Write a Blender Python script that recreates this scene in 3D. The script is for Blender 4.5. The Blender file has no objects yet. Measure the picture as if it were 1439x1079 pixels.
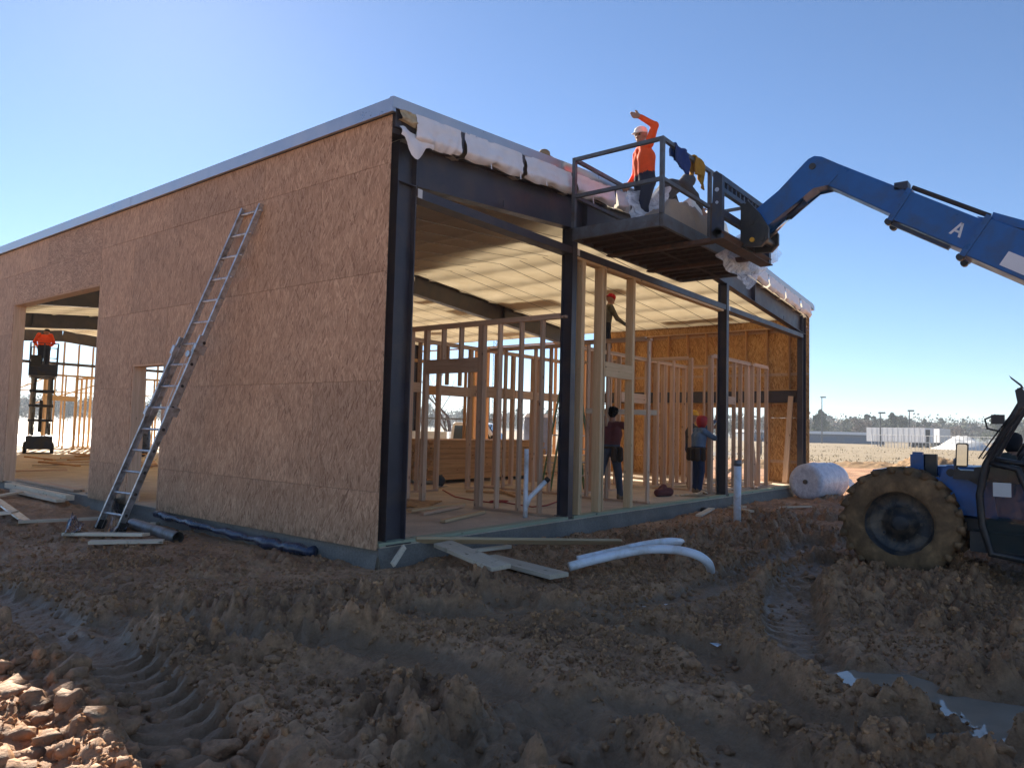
import bpy, bmesh, math, random
import numpy as np
from mathutils import Vector, Matrix
random.seed(7); rng = np.random.default_rng(7)
S = bpy.context.scene
col = S.collection
rad = math.radians
# ------------------------------------------------------------------ camera
# calibrated from the building's own edges; X runs along the open end wall, Y along the sheathed side wall, z = 0 is the slab
F_PX, PX, PY = 1030.43, 719.5, 539.5
CAM = Vector((-5.406, -6.084, 1.320))
RM = Matrix(((0.6200, -0.0630, -0.7821), (-0.7843, -0.0181, -0.6201), (0.0249, 0.9978, -0.0606)))
q = RM.to_quaternion(); q.normalize(); RM = q.to_matrix()
cd = bpy.data.cameras.new("camera"); cam = bpy.data.objects.new("camera", cd); col.objects.link(cam)
cam.matrix_world = Matrix.Translation(CAM) @ RM.to_4x4()
cd.sensor_width = 36; cd.lens = F_PX / 1439 * 36; cd.clip_start = 0.05; cd.clip_end = 9000
S.camera = cam
# ------------------------------------------------------------------ sky, sun, exposure
SUN_EL, SUN_AZ = rad(30.2), rad(25.0)
w = bpy.data.worlds.new("World"); S.world = w; w.use_nodes = True
nt = w.node_tree; bg = nt.nodes["Background"]
sky = nt.nodes.new("ShaderNodeTexSky"); sky.sky_type = 'NISHITA'; sky.sun_disc = False
sky.sun_elevation = SUN_EL; sky.sun_rotation = SUN_AZ
sky.altitude = 1800; sky.air_density = 1.0; sky.dust_density = 0.32; sky.ozone_density = 4.4
nt.links.new(sky.outputs[0], bg.inputs[0]); bg.inputs[1].default_value = 0.06
sl = bpy.data.lights.new("sun", 'SUN'); sun = bpy.data.objects.new("sun", sl); col.objects.link(sun)
sl.energy = 5.0; sl.angle = rad(0.53); sl.color = (1.0, 0.90, 0.76)
sd = Vector((math.sin(SUN_AZ) * math.cos(SUN_EL), math.cos(SUN_AZ) * math.cos(SUN_EL), math.sin(SUN_EL)))
sun.rotation_euler = sd.to_track_quat('Z', 'Y').to_euler(); sun.location = sd * 60
S.view_settings.view_transform = 'Standard'; S.view_settings.look = 'None'
S.view_settings.exposure = 1.50; S.view_settings.gamma = 1.0
S.cycles.max_bounces = 10; S.cycles.diffuse_bounces = 7; S.cycles.transparent_max_bounces = 16
# ------------------------------------------------------------------ pixel helpers (a pixel gives a direction only)
def ray(x, y): return RM @ Vector((x - PX, -(y - PY), -F_PX))
def onX(x, y, X): r = ray(x, y); return CAM + r * ((X - CAM.x) / r.x)
def onY(x, y, Y): r = ray(x, y); return CAM + r * ((Y - CAM.y) / r.y)
def onZ(x, y, Z): r = ray(x, y); return CAM + r * ((Z - CAM.z) / r.z)
def atD(x, y, D): return CAM + ray(x, y) * (D / F_PX)
# ------------------------------------------------------------------ object helpers
WM = {}
def reg(o, name_parent, M):
    col.objects.link(o)
    WM[o.name] = M
    if name_parent is not None:
        o.parent = name_parent; o.matrix_parent_inverse = WM[name_parent.name].inverted()
    o.matrix_basis = M
    return o
def tag(o, label=None, cat=None, group=None, kind=None):
    if label: o["label"] = label
    if cat: o["category"] = cat
    if group: o["group"] = group
    if kind: o["kind"] = kind
    return o
def thing(name, loc, label, cat, group=None, rz=0.0):
    o = bpy.data.objects.new(name, None); o.empty_display_size = 0.1
    M = Matrix.Translation(Vector(loc)) @ Matrix.Rotation(rz, 4, 'Z')
    reg(o, None, M); return tag(o, label, cat, group)
class MB:
    """collects shapes in world (or thing-local) coordinates, then links them as ONE mesh object"""
    def __init__(s): s.v = []; s.f = []; s.m = []
    def add(s, vs, fs, mi=0):
        b = len(s.v); s.v += [tuple(v) for v in vs]; s.f += [tuple(b + i for i in f) for f in fs]; s.m += [mi] * len(fs); return s
    def box(s, lo, hi, mi=0):
        x0, y0, z0 = lo; x1, y1, z1 = hi
        return s.add([(x0,y0,z0),(x1,y0,z0),(x1,y1,z0),(x0,y1,z0),(x0,y0,z1),(x1,y0,z1),(x1,y1,z1),(x0,y1,z1)],
                     [(0,3,2,1),(4,5,6,7),(0,1,5,4),(1,2,6,5),(2,3,7,6),(3,0,4,7)], mi)
    def beam(s, p0, p1, a, b, up=(0,0,1), mi=0):
        p0 = Vector(p0); p1 = Vector(p1); d = (p1 - p0).normalized(); u = Vector(up)
        if abs(d.dot(u.normalized())) > 0.98: u = Vector((1,0,0)) if abs(d.x) < .9 else Vector((0,1,0))
        r = d.cross(u).normalized() * (a / 2); t = r.cross(d).normalized() * (b / 2)
        vs = [p0-r-t, p0+r-t, p0+r+t, p0-r+t, p1-r-t, p1+r-t, p1+r+t, p1-r+t]
        return s.add(vs, [(0,1,2,3),(7,6,5,4),(0,4,5,1),(1,5,6,2),(2,6,7,3),(3,7,4,0)], mi)
    def tube(s, pts, r, n=10, mi=0, caps=True, closed=False):
        pts = [Vector(p) for p in pts]; N = len(pts); rs = r if isinstance(r, (list, tuple)) else [r] * N
        b = len(s.v); prev = None
        for i, p in enumerate(pts):
            if closed: d = pts[(i+1) % N] - pts[i-1]
            else: d = pts[min(i+1, N-1)] - pts[max(i-1, 0)]
            d.normalize()
            if prev is None:
                u = Vector((0,0,1)) if abs(d.z) < .9 else Vector((1,0,0)); a = d.cross(u).normalized()
            else:
                a = prev - d * prev.dot(d); a.normalize()
            prev = a; c = d.cross(a)
            for k in range(n):
                t = 2 * math.pi * k / n; s.v.append(tuple(p + (a * math.cos(t) + c * math.sin(t)) * rs[i]))
        for i in range(N if closed else N - 1):
            j = (i + 1) % N
            for k in range(n):
                k2 = (k + 1) % n; s.f.append((b+i*n+k, b+i*n+k2, b+j*n+k2, b+j*n+k)); s.m.append(mi)
        if caps and not closed:
            s.f.append(tuple(b + k for k in range(n))[::-1]); s.m.append(mi)
            s.f.append(tuple(b + (N-1)*n + k for k in range(n))); s.m.append(mi)
        return s
    def prism(s, poly, axis, a, b, mi=0):
        """poly: list of 2D points in the plane normal to axis, extruded from a to b. axis 0: (y,z), 1: (x,z), 2: (x,y)"""
        def P(p, t): return {0: (t, p[0], p[1]), 1: (p[0], t, p[1]), 2: (p[0], p[1], t)}[axis]
        n = len(poly); vs = [P(p, a) for p in poly] + [P(p, b) for p in poly]
        fs = [tuple(range(n))[::-1], tuple(range(n, 2*n))] + [(i, (i+1) % n, n + (i+1) % n, n + i) for i in range(n)]
        return s.add(vs, fs, mi)
    def lathe(s, prof, c, axis, n=24, mi=0, cap0=True, cap1=True):
        """prof: list of (radius, height) turned round the axis direction through c"""
        c = Vector(c); d = Vector(axis).normalized(); u = Vector((0,0,1)) if abs(d.z) < .9 else Vector((1,0,0))
        a = d.cross(u).normalized(); e = d.cross(a); b = len(s.v)
        for r, h in prof:
            for k in range(n):
                t = 2*math.pi*k/n; s.v.append(tuple(c + d*h + (a*math.cos(t) + e*math.sin(t)) * r))
        for i in range(len(prof) - 1):
            for k in range(n):
                k2 = (k+1) % n; s.f.append((b+i*n+k, b+i*n+k2, b+(i+1)*n+k2, b+(i+1)*n+k)); s.m.append(mi)
        if cap0: s.f.append(tuple(b+k for k in range(n))[::-1]); s.m.append(mi)
        L = len(prof) - 1
        if cap1: s.f.append(tuple(b+L*n+k for k in range(n))); s.m.append(mi)
        return s
    def isec(s, p0, p1, depth, width, tf, tw, up, mi=0):
        """rolled I section from p0 to p1; depth along up"""
        p0 = Vector(p0); p1 = Vector(p1); u = Vector(up).normalized()
        o = u * (depth/2 - tf/2)
        s.beam(p0+o, p1+o, width, tf, up, mi); s.beam(p0-o, p1-o, width, tf, up, mi)
        return s.beam(p0, p1, tw, depth - 2*tf, up, mi)
    def build(s, name, mats, parent=None, smooth=False, M=None, fix=True):
        me = bpy.data.meshes.new(name)
        Mw = M if M is not None else (WM[parent.name] if parent is not None else Matrix.Identity(4))
        me.from_pydata(s.v, [], s.f); me.update()
        if fix:
            bm = bmesh.new(); bm.from_mesh(me); bmesh.ops.recalc_face_normals(bm, faces=bm.faces); bm.to_mesh(me); bm.free()
        for m in (mats if isinstance(mats, (list, tuple)) else [mats]): me.materials.append(m)
        if isinstance(mats, (list, tuple)) and len(mats) > 1: me.polygons.foreach_set("material_index", s.m)
        if smooth: me.polygons.foreach_set("use_smooth", [True] * len(me.polygons))
        o = bpy.data.objects.new(name, me)
        return reg(o, parent, Mw)
    def buildw(s, name, mats, parent=None, smooth=False):
        """vertices given in world coordinates"""
        if parent is not None:
            inv = WM[parent.name].inverted(); s.v = [tuple(inv @ Vector(v)) for v in s.v]
        return s.build(name, mats, parent, smooth)
    def build_at(s, name, mats, loc, smooth=False):
        """top-level mesh with its origin at loc, vertices in world coordinates"""
        l = Vector(loc); s.v = [tuple(Vector(v) - l) for v in s.v]
        return s.build(name, mats, None, smooth, Matrix.Translation(l))
_pm = {}
def box_mesh(L, W, T, mat, ch=0.0):
    k = (round(L,3), round(W,3), round(T,3), mat.name, ch)
    if k in _pm: return _pm[k]
    me = bpy.data.meshes.new("board_mesh"); bm = bmesh.new(); bmesh.ops.create_cube(bm, size=1)
    bmesh.ops.scale(bm, vec=(L, W, T), verts=bm.verts)
    if ch: bmesh.ops.bevel(bm, geom=bm.edges[:], offset=ch, segments=1, affect='EDGES')
    bm.to_mesh(me); bm.free(); me.materials.append(mat); _pm[k] = me
    return me
def frame(p0, p1, up):
    p0 = Vector(p0); p1 = Vector(p1); d = (p1 - p0).normalized(); u = Vector(up)
    if abs(d.dot(u.normalized())) > 0.98: u = Vector((1,0,0)) if abs(d.x) < .9 else Vector((0,1,0))
    y = u.cross(d).normalized(); z = d.cross(y)
    return Matrix((( d.x,y.x,z.x,0),(d.y,y.y,z.y,0),(d.z,y.z,z.z,0),(0,0,0,1)))
def plank(name, p0, p1, w, t, mat, parent=None, up=(0,0,1), ch=0.0):
    """a board between two points, local X along its length, w across, t along up"""
    p0 = Vector(p0); p1 = Vector(p1); L = (p1 - p0).length
    o = bpy.data.objects.new(name, box_mesh(L, w, t, mat, ch))
    return reg(o, parent, Matrix.Translation((p0 + p1) / 2) @ frame(p0, p1, up))
# ------------------------------------------------------------------ numpy noise
def _h(ix, iy, s):
    h = (ix.astype(np.int64) * 374761393 + iy.astype(np.int64) * 668265263 + s * 1442695041) & 0xFFFFFFFF
    h = ((h ^ (h >> 13)) * 1274126177) & 0xFFFFFFFF
    return ((h ^ (h >> 16)) & 0xFFFF) / 65535.0
def vnoise(x, y, s=0):
    ix = np.floor(x); iy = np.floor(y); fx = x - ix; fy = y - iy
    fx = fx*fx*fx*(fx*(fx*6-15)+10); fy = fy*fy*fy*(fy*(fy*6-15)+10)
    a = _h(ix, iy, s); b = _h(ix+1, iy, s); c = _h(ix, iy+1, s); d = _h(ix+1, iy+1, s)
    return (a*(1-fx)+b*fx)*(1-fy) + (c*(1-fx)+d*fx)*fy
def fbm(x, y, o=4, s=0, g=0.5):
    r = 0; a = 1; t = 0
    for i in range(o):
        r = r + a * (vnoise(x, y, s + i*17) - .5); t += a; a *= g; x = x*2.03 + 13.1; y = y*2.01 + 7.7
    return r / t * 2
def sstep(a, b, x): t = np.clip((x - a) / (b - a), 0, 1); return t*t*(3-2*t)
# ------------------------------------------------------------------ materials
def mat_new(name):
    m = bpy.data.materials.new(name); m.use_nodes = True; nt = m.node_tree
    return m, nt, nt.nodes, nt.links, nt.nodes["Principled BSDF"]
def ramp(nt, stops, src=None, interp='LINEAR'):
    n = nt.nodes.new("ShaderNodeValToRGB"); e = n.color_ramp.elements; n.color_ramp.interpolation = interp
    while len(e) < len(stops): e.new(0.5)
    for i, (p, c) in enumerate(stops):
        e[i].position = p; e[i].color = tuple(c) + ((1,) if len(c) == 3 else ())
    if src: nt.links.new(src, n.inputs[0])
    return n
def coords(nt, scale=(1,1,1), rot=(0,0,0), kind="Object", rnd=0.0):
    tc = nt.nodes.new("ShaderNodeTexCoord"); mp = nt.nodes.new("ShaderNodeMapping")
    mp.inputs["Scale"].default_value = scale; mp.inputs["Rotation"].default_value = rot
    src = tc.outputs[kind]
    if rnd:
        oi = nt.nodes.new("ShaderNodeObjectInfo"); ml = nt.nodes.new("ShaderNodeVectorMath"); ml.operation = 'SCALE'
        cb = nt.nodes.new("ShaderNodeCombineXYZ")
        for i in range(3): nt.links.new(oi.outputs["Random"], cb.inputs[i])
        nt.links.new(cb.outputs[0], ml.inputs[0]); ml.inputs["Scale"].default_value = rnd
        ad = nt.nodes.new("ShaderNodeVectorMath"); nt.links.new(src, ad.inputs[0]); nt.links.new(ml.outputs[0], ad.inputs[1]); src = ad.outputs[0]
    nt.links.new(src, mp.inputs[0]); return mp.outputs[0]
def noise(nt, vec, scale, detail=4, rough=.55, dist=0):
    n = nt.nodes.new("ShaderNodeTexNoise"); n.inputs["Scale"].default_value = scale; n.inputs["Detail"].default_value = detail
    n.inputs["Roughness"].default_value = rough; n.inputs["Distortion"].default_value = dist
    if vec is not None: nt.links.new(vec, n.inputs["Vector"])
    return n.outputs["Fac"]
def mix(nt, a, b, fac, mode='MIX'):
    n = nt.nodes.new("ShaderNodeMix"); n.data_type = 'RGBA'; n.blend_type = mode
    for i, v in ((6, a), (7, b)):
        if isinstance(v, (tuple, list)): n.inputs[i].default_value = tuple(v) + ((1,) if len(v) == 3 else ())
        else: nt.links.new(v, n.inputs[i])
    if isinstance(fac, (int, float)): n.inputs[0].default_value = fac
    else: nt.links.new(fac, n.inputs[0])
    return n.outputs[2]
def math_n(nt, op, a, b=None):
    n = nt.nodes.new("ShaderNodeMath"); n.operation = op
    for i, v in ((0, a), (1, b)):
        if v is None: continue
        if isinstance(v, (int, float)): n.inputs[i].default_value = v
        else: nt.links.new(v, n.inputs[i])
    return n.outputs[0]
def bump(nt, h, strength, dist, p):
    b = nt.nodes.new("ShaderNodeBump"); b.inputs["Strength"].default_value = strength; b.inputs["Distance"].default_value = dist
    nt.links.new(h, b.inputs["Height"]); nt.links.new(b.outputs[0], p.inputs["Normal"]); return b
def plain(name, c, rough=.6, metal=0.0, var=.25, scale=6, bmp=0.0, bscale=60, spec=.5, dirt=None, dirt_amt=.5, rnd=0.0, coord="Object"):
    m, nt, N, L, p = mat_new(name); v = coords(nt, kind=coord, rnd=3.0)
    n1 = noise(nt, v, scale, 6, .6)
    lo = tuple(x*(1-var) for x in c); hi = tuple(min(1, x*(1+var)) for x in c)
    cc = ramp(nt, [(.3, lo), (.7, hi)], n1).outputs[0]
    if dirt:
        n2 = noise(nt, v, scale*.6, 8, .65, .4); f = ramp(nt, [(.5 - .25*dirt_amt, (0,0,0)), (.75 - .25*dirt_amt, (1,1,1))], n2).outputs[0]
        cc = mix(nt, cc, dirt, f)
    if rnd:
        oi = N.new("ShaderNodeObjectInfo"); r = ramp(nt, [(0, (1-rnd,)*3), (1, (1+rnd,)*3)], oi.outputs["Random"]).outputs[0]
        cc = mix(nt, cc, r, 1.0, 'MULTIPLY')
    L.new(cc, p.inputs["Base Color"]); p.inputs["Metallic"].default_value = metal
    rr = ramp(nt, [(.3, (max(0, rough-.1),)*3), (.7, (min(1, rough+.12),)*3)], n1).outputs[0]; L.new(rr, p.inputs["Roughness"])
    p.inputs["Specular IOR Level"].default_value = spec
    if bmp: bump(nt, noise(nt, v, bscale, 6, .65), bmp, .01, p)
    return m
def lumber(name, base, dark, rnd=.18, knots=True, dirt=None):
    m, nt, N, L, p = mat_new(name)
    v = coords(nt, (1.6, 22, 22), rnd=9.0); vk = coords(nt, (3.2, 7, 7), rnd=17.0); vb = coords(nt, (1,1,1), rnd=5.0)
    g = noise(nt, v, 1.0, 5, .6, .6); g2 = noise(nt, v, 3.2, 3, .6)
    gg = math_n(nt, 'ADD', math_n(nt, 'MULTIPLY', g, .65), math_n(nt, 'MULTIPLY', g2, .35))
    cc = ramp(nt, [(.28, dark), (.5, tuple((a+b)/2 for a, b in zip(base, dark))), (.66, base)], gg).outputs[0]
    if knots:
        vo = N.new("ShaderNodeTexVoronoi"); vo.inputs["Scale"].default_value = 1.0; L.new(vk, vo.inputs["Vector"])
        kf = ramp(nt, [(.05, (1,1,1)), (.13, (0,0,0))], vo.outputs["Distance"]).outputs[0]
        cc = mix(nt, cc, tuple(x*.35 for x in dark), kf)
    oi = N.new("ShaderNodeObjectInfo")
    r = ramp(nt, [(0, (1-rnd, 1-rnd*1.1, 1-rnd*1.2)), (.5, (1, .97, .94)), (1, (1+rnd, 1+rnd, 1+rnd*.9))], oi.outputs["Random"]).outputs[0]
    cc = mix(nt, cc, r, 1.0, 'MULTIPLY')
    if dirt:
        f = ramp(nt, [(.58, (0,0,0)), (.74, (.8,.8,.8))], noise(nt, vb, 7, 8, .7, .5)).outputs[0]; cc = mix(nt, cc, dirt, f)
    L.new(cc, p.inputs["Base Color"]); p.inputs["Roughness"].default_value = .72; p.inputs["Specular IOR Level"].default_value = .25
    bump(nt, gg, .35, .004, p)
    return m
def osb(name, cols, sx, sy, sz, tone=(1,1,1)):
    """strand board: overlapping long flakes, each its own shade, in two crossing layers; sx, sy, sz = flakes per metre"""
    m, nt, N, L, p = mat_new(name); outs = []
    for k, (ang, off) in enumerate(((.16, 0), (-.30, 3.7), (.55, 8.1))):
        tc = N.new("ShaderNodeTexCoord"); oi = N.new("ShaderNodeObjectInfo")
        sc = N.new("ShaderNodeVectorMath"); sc.operation = 'SCALE'; cb = N.new("ShaderNodeCombineXYZ")
        for i in range(3): L.new(oi.outputs["Random"], cb.inputs[i])
        L.new(cb.outputs[0], sc.inputs[0]); sc.inputs["Scale"].default_value = 40 + off
        ad = N.new("ShaderNodeVectorMath"); L.new(tc.outputs["Object"], ad.inputs[0]); L.new(sc.outputs[0], ad.inputs[1])
        nz = N.new("ShaderNodeTexNoise"); nz.inputs["Scale"].default_value = 6 + k*3; nz.inputs["Detail"].default_value = 2; L.new(ad.outputs[0], nz.inputs["Vector"])
        wob = mix(nt, ad.outputs[0], nz.outputs["Color"], .035)
        mp = N.new("ShaderNodeMapping"); mp.inputs["Rotation"].default_value = (0, 0, ang)
        L.new(wob, mp.inputs[0])
        m2 = N.new("ShaderNodeMapping"); m2.inputs["Scale"].default_value = (sx, sy, sz); L.new(mp.outputs[0], m2.inputs[0])
        vo = N.new("ShaderNodeTexVoronoi"); vo.inputs["Scale"].default_value = 1.0; vo.inputs["Randomness"].default_value = 1.0
        L.new(m2.outputs[0], vo.inputs["Vector"])
        sp = N.new("ShaderNodeSeparateColor"); L.new(vo.outputs["Color"], sp.inputs[0]); outs.append((sp, vo))
    n = len(cols)
    stops = [(i/(n-1), c) for i, c in enumerate(cols)]
    c1 = ramp(nt, stops, outs[0][0].outputs[0]).outputs[0]; c2 = ramp(nt, stops, outs[1][0].outputs[0]).outputs[0]; c3 = ramp(nt, stops, outs[2][0].outputs[0]).outputs[0]
    f = ramp(nt, [(.48, (0,0,0)), (.52, (1,1,1))], outs[1][0].outputs[1]).outputs[0]
    f3 = ramp(nt, [(.70, (0,0,0)), (.74, (1,1,1))], outs[2][0].outputs[1]).outputs[0]
    cc = mix(nt, mix(nt, c1, c2, f), c3, f3)
    oi = N.new("ShaderNodeObjectInfo"); r = ramp(nt, [(0, tuple(x*.88 for x in tone)), (1, tuple(x*1.13 for x in tone))], oi.outputs["Random"]).outputs[0]
    cc = mix(nt, cc, r, 1.0, 'MULTIPLY')
    vb = coords(nt, (1,1,1), rnd=11.0)
    bl = ramp(nt, [(.3, (.86,.84,.82)), (.7, (1.08,1.06,1.04))], noise(nt, vb, 1.3, 5, .6)).outputs[0]; cc = mix(nt, cc, bl, 1.0, 'MULTIPLY')
    # mud splashed up from the ground
    ge = N.new("ShaderNodeNewGeometry"); sz = N.new("ShaderNodeSeparateXYZ"); L.new(ge.outputs["Position"], sz.inputs[0])
    sp_ = math_n(nt, 'SUBTRACT', noise(nt, ge.outputs["Position"], 9, 8, .75), math_n(nt, 'MULTIPLY', sz.outputs[2], .55))
    cc = mix(nt, cc, (.20,.115,.06), ramp(nt, [(.50, (0,0,0)), (.60, (.75,.75,.75))], sp_).outputs[0])
    L.new(cc, p.inputs["Base Color"]); p.inputs["Roughness"].default_value = .65; p.inputs["Specular IOR Level"].default_value = .3
    bump(nt, math_n(nt, 'ADD', outs[0][0].outputs[0], math_n(nt, 'MULTIPLY', outs[1][0].outputs[0], .7)), .35, .004, p)
    return m
OC = [(.26,.140,.078), (.39,.228,.130), (.44,.262,.152), (.48,.292,.172), (.59,.385,.240), (.39,.225,.128)]
M_osb = osb("osb_strands", OC, 68, 10, 12)
M_osb_h = osb("osb_strands_crosswise", OC, 17, 48, 12)
M_osb_in = osb("osb_inside_face", [(.30,.14,.05), (.46,.24,.09), (.56,.32,.13), (.64,.40,.18), (.40,.20,.07)], 50, 9, 12)
M_stud = lumber("framing_lumber", (.68,.49,.345), (.49,.315,.21))
M_stud2 = lumber("fresh_pine", (.68,.50,.30), (.52,.35,.19), rnd=.12)
M_stud3 = lumber("orange_pine", (.60,.36,.17), (.40,.21,.09), rnd=.15)
M_scrap = lumber("weathered_board", (.74,.63,.48), (.56,.45,.32), dirt=(.10,.07,.045))
M_treated = lumber("treated_sill", (.42,.46,.33), (.31,.34,.23), rnd=.08)
M_steel = plain("dark_primer_steel", (.040,.036,.046), .42, 0, .25, 4, .05, 40, dirt=(.075,.058,.05), dirt_amt=.15)
M_galv = plain("galvanised_trim", (.46,.47,.51), .36, .7, .10, 3)
def liner():
    """white woven liner with fibreglass above it: where no roof sheet covers it yet, daylight glows through"""
    m, nt, N, L, p = mat_new("white_liner_fabric"); v = coords(nt); N.remove(p)
    c = ramp(nt, [(.3, (.78,.73,.65)), (.7, (.88,.84,.77))], noise(nt, v, 2.2, 6, .6)).outputs[0]
    t = ramp(nt, [(.32, (.72,.63,.47)), (.68, (.92,.83,.66))], noise(nt, v, 1.7, 7, .65)).outputs[0]
    a = N.new("ShaderNodeBsdfDiffuse"); b = N.new("ShaderNodeBsdfTranslucent"); ad = N.new("ShaderNodeMixShader"); ad.inputs[0].default_value = .62
    L.new(c, a.inputs[0]); L.new(t, b.inputs[0]); L.new(a.outputs[0], ad.inputs[1]); L.new(b.outputs[0], ad.inputs[2]); L.new(ad.outputs[0], N["Material Output"].inputs[0])
    bm_ = N.new("ShaderNodeBump"); bm_.inputs["Strength"].default_value = .5; bm_.inputs["Distance"].default_value = .01; L.new(noise(nt, v, 14, 6, .65), bm_.inputs["Height"]); L.new(bm_.outputs[0], a.inputs["Normal"])
    return m
M_liner = liner()
M_fabric = plain("pale_blanket", (.80,.74,.64), .75, 0, .07, 2, .5, 14)
M_bag = plain("white_insulation_facing", (.82,.80,.80), .5, 0, .06, 5, .55, 22)
M_strap = plain("steel_strap", (.16,.13,.10), .5, .4, .2)
M_batt = plain("mineral_batt", (.45,.36,.22), .9, 0, .3, 12, .6, 50)
M_alu = plain("scuffed_aluminium", (.55,.56,.58), .42, .75, .18, 14, .1, 60, dirt=(.20,.18,.15), dirt_amt=.15)
M_blue = plain("blue_machine_paint", (.004,.10,.34), .36, 0, .12, 5, .04, 40, dirt=(.03,.075,.17), dirt_amt=.12)
M_dkblue = plain("dark_blue_steel", (.012,.022,.055), .45, 0, .25, 6, .1, 40, dirt=(.05,.04,.03), dirt_amt=.15)
M_black = plain("black_paint", (.016,.017,.020), .42, 0, .3, 6, .05, 40, dirt=(.06,.048,.035), dirt_amt=.12)
M_rubber = plain("rubber", (.02,.02,.02), .8, 0, .3, 8, .3, 30)
M_mudrub = plain("mud_caked_tyre", (.24,.145,.072), .9, 0, .35, 9, .8, 26, spec=.2, dirt=(.12,.075,.04), dirt_amt=.45)
M_mudrim = plain("muddy_rim", (.018,.02,.024), .5, 0, .3, 9, .3, 30, dirt=(.15,.11,.07), dirt_amt=.2)
M_rust = plain("rusty_fork", (.12,.062,.038), .75, .1, .4, 10, .4, 40, dirt=(.05,.035,.03), dirt_amt=.4)
M_gsteel = plain("grey_platform_steel", (.115,.125,.135), .5, .3, .25, 8, .15, 30, dirt=(.09,.07,.055), dirt_amt=.25)
M_mesh = plain("muddy_steel_deck", (.055,.035,.026), .85, .1, .5, 12, .5, 40)
M_chrome = plain("chrome_rod", (.7,.7,.72), .15, 1, .05)
M_pvc = plain("white_pvc", (.78,.80,.84), .32, 0, .05, 5, dirt=(.45,.40,.33), dirt_amt=.06)
M_white = plain("white_paint", (.72,.73,.75), .4, 0, .06, 3)
M_offw = plain("off_white_panel", (.60,.60,.58), .5, 0, .1, 2)
M_yellow = plain("yellow_paint", (.72,.40,.03), .45, 0, .12)
M_tarp = plain("dark_blue_poly", (.02,.032,.065), .28, 0, .4, 6, .4, 12)
M_kraft = plain("kraft_faced_batt", (.36,.27,.19), .7, 0, .15, 4, .4, 12)
M_pipe = plain("galvanised_pipe", (.24,.24,.25), .5, .5, .3, 8, .1, 30, dirt=(.12,.09,.06), dirt_amt=.3)
M_blkpipe = plain("black_abs_pipe", (.018,.018,.02), .4, 0, .2)
M_red = plain("red_cord", (.35,.02,.02), .5)
M_grass_d = plain("dry_grass", (.42,.33,.20), .9, 0, .3, 3, spec=.1)
def fabric(name, c, var=.14):
    return plain(name, c, .85, 0, var, 9, 1.0, 13, spec=.2)
F_orange = fabric("orange_shirt", (.95,.10,.02)); F_navy = fabric("navy_trousers", (.022,.028,.05)); F_maroon = fabric("maroon_shirt", (.13,.045,.042))
F_jean = fabric("grey_jeans", (.075,.085,.11)); F_blue = fabric("faded_blue_shirt", (.13,.19,.28)); F_djean = fabric("dark_jeans", (.03,.045,.09))
F_grey = fabric("grey_hoodie", (.07,.07,.072)); F_olive = fabric("olive_shirt", (.12,.105,.07)); F_black = fabric("black_cloth", (.018,.018,.02))
F_tan = fabric("tan_boot", (.25,.17,.10)); F_jkt = fabric("blue_jacket", (.018,.045,.17)); F_yel = fabric("mustard_jacket", (.36,.19,.025))
F_green = fabric("dark_green_jacket", (.055,.062,.055)); F_leather = fabric("tool_belt_leather", (.06,.042,.03))
F_glove = fabric("work_glove", (.35,.38,.42)); F_red = fabric("red_cap", (.42,.015,.02)); F_redh = plain("red_hood", (.40,.018,.02), .5)
F_hair = fabric("dark_hair", (.012,.010,.009)); F_white = fabric("white_cap", (.70,.68,.64)); F_yhat = plain("yellow_hard_hat", (.85,.42,.02), .35)
F_skin = plain("skin", (.36,.19,.12), .55, 0, .1, 14, .1, 60)
def film():
    m, nt, N, L, p = mat_new("clear_plastic_film")
    v = coords(nt); n1 = noise(nt, v, 5, 6, .7, 1.5)
    p.inputs["Base Color"].default_value = (.85,.88,.92,1); p.inputs["Roughness"].default_value = .18
    a = ramp(nt, [(.35, (.30,)*3), (.62, (.80,)*3)], n1).outputs[0]; L.new(a, p.inputs["Alpha"]); bump(nt, n1, .8, .03, p)
    return m
M_film = film()
def wrap():
    m, nt, N, L, p = mat_new("wrapped_roll_plastic")
    v = coords(nt, (1,1,1)); n1 = noise(nt, v, 9, 6, .7, 1.0)
    cc = ramp(nt, [(.3, (.50,.50,.56)), (.7, (.82,.83,.88))], n1).outputs[0]; L.new(cc, p.inputs["Base Color"])
    p.inputs["Roughness"].default_value = .28; bump(nt, n1, .7, .03, p); return m
M_wrap = wrap()
def glass(name, tint, rough=.02, alpha=.25):
    m, nt, N, L, p = mat_new(name); p.inputs["Base Color"].default_value = tint + (1,)
    p.inputs["Roughness"].default_value = rough; p.inputs["Alpha"].default_value = alpha; p.inputs["Specular IOR Level"].default_value = .6
    return m
M_glass = glass("cab_glass", (.03,.05,.05), .02, .30); M_cglass = glass("car_glass", (.02,.03,.04), .03, .95)
def mirror_m():
    m, nt, N, L, p = mat_new("mirror_glass"); v = coords(nt); L.new(ramp(nt, [(0, (.82,.84,.86)), (1, (.9,.91,.92))], noise(nt, v, 4)).outputs[0], p.inputs["Base Color"])
    p.inputs["Metallic"].default_value = 1; p.inputs["Roughness"].default_value = .03; return m
M_mirror = mirror_m()
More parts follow.
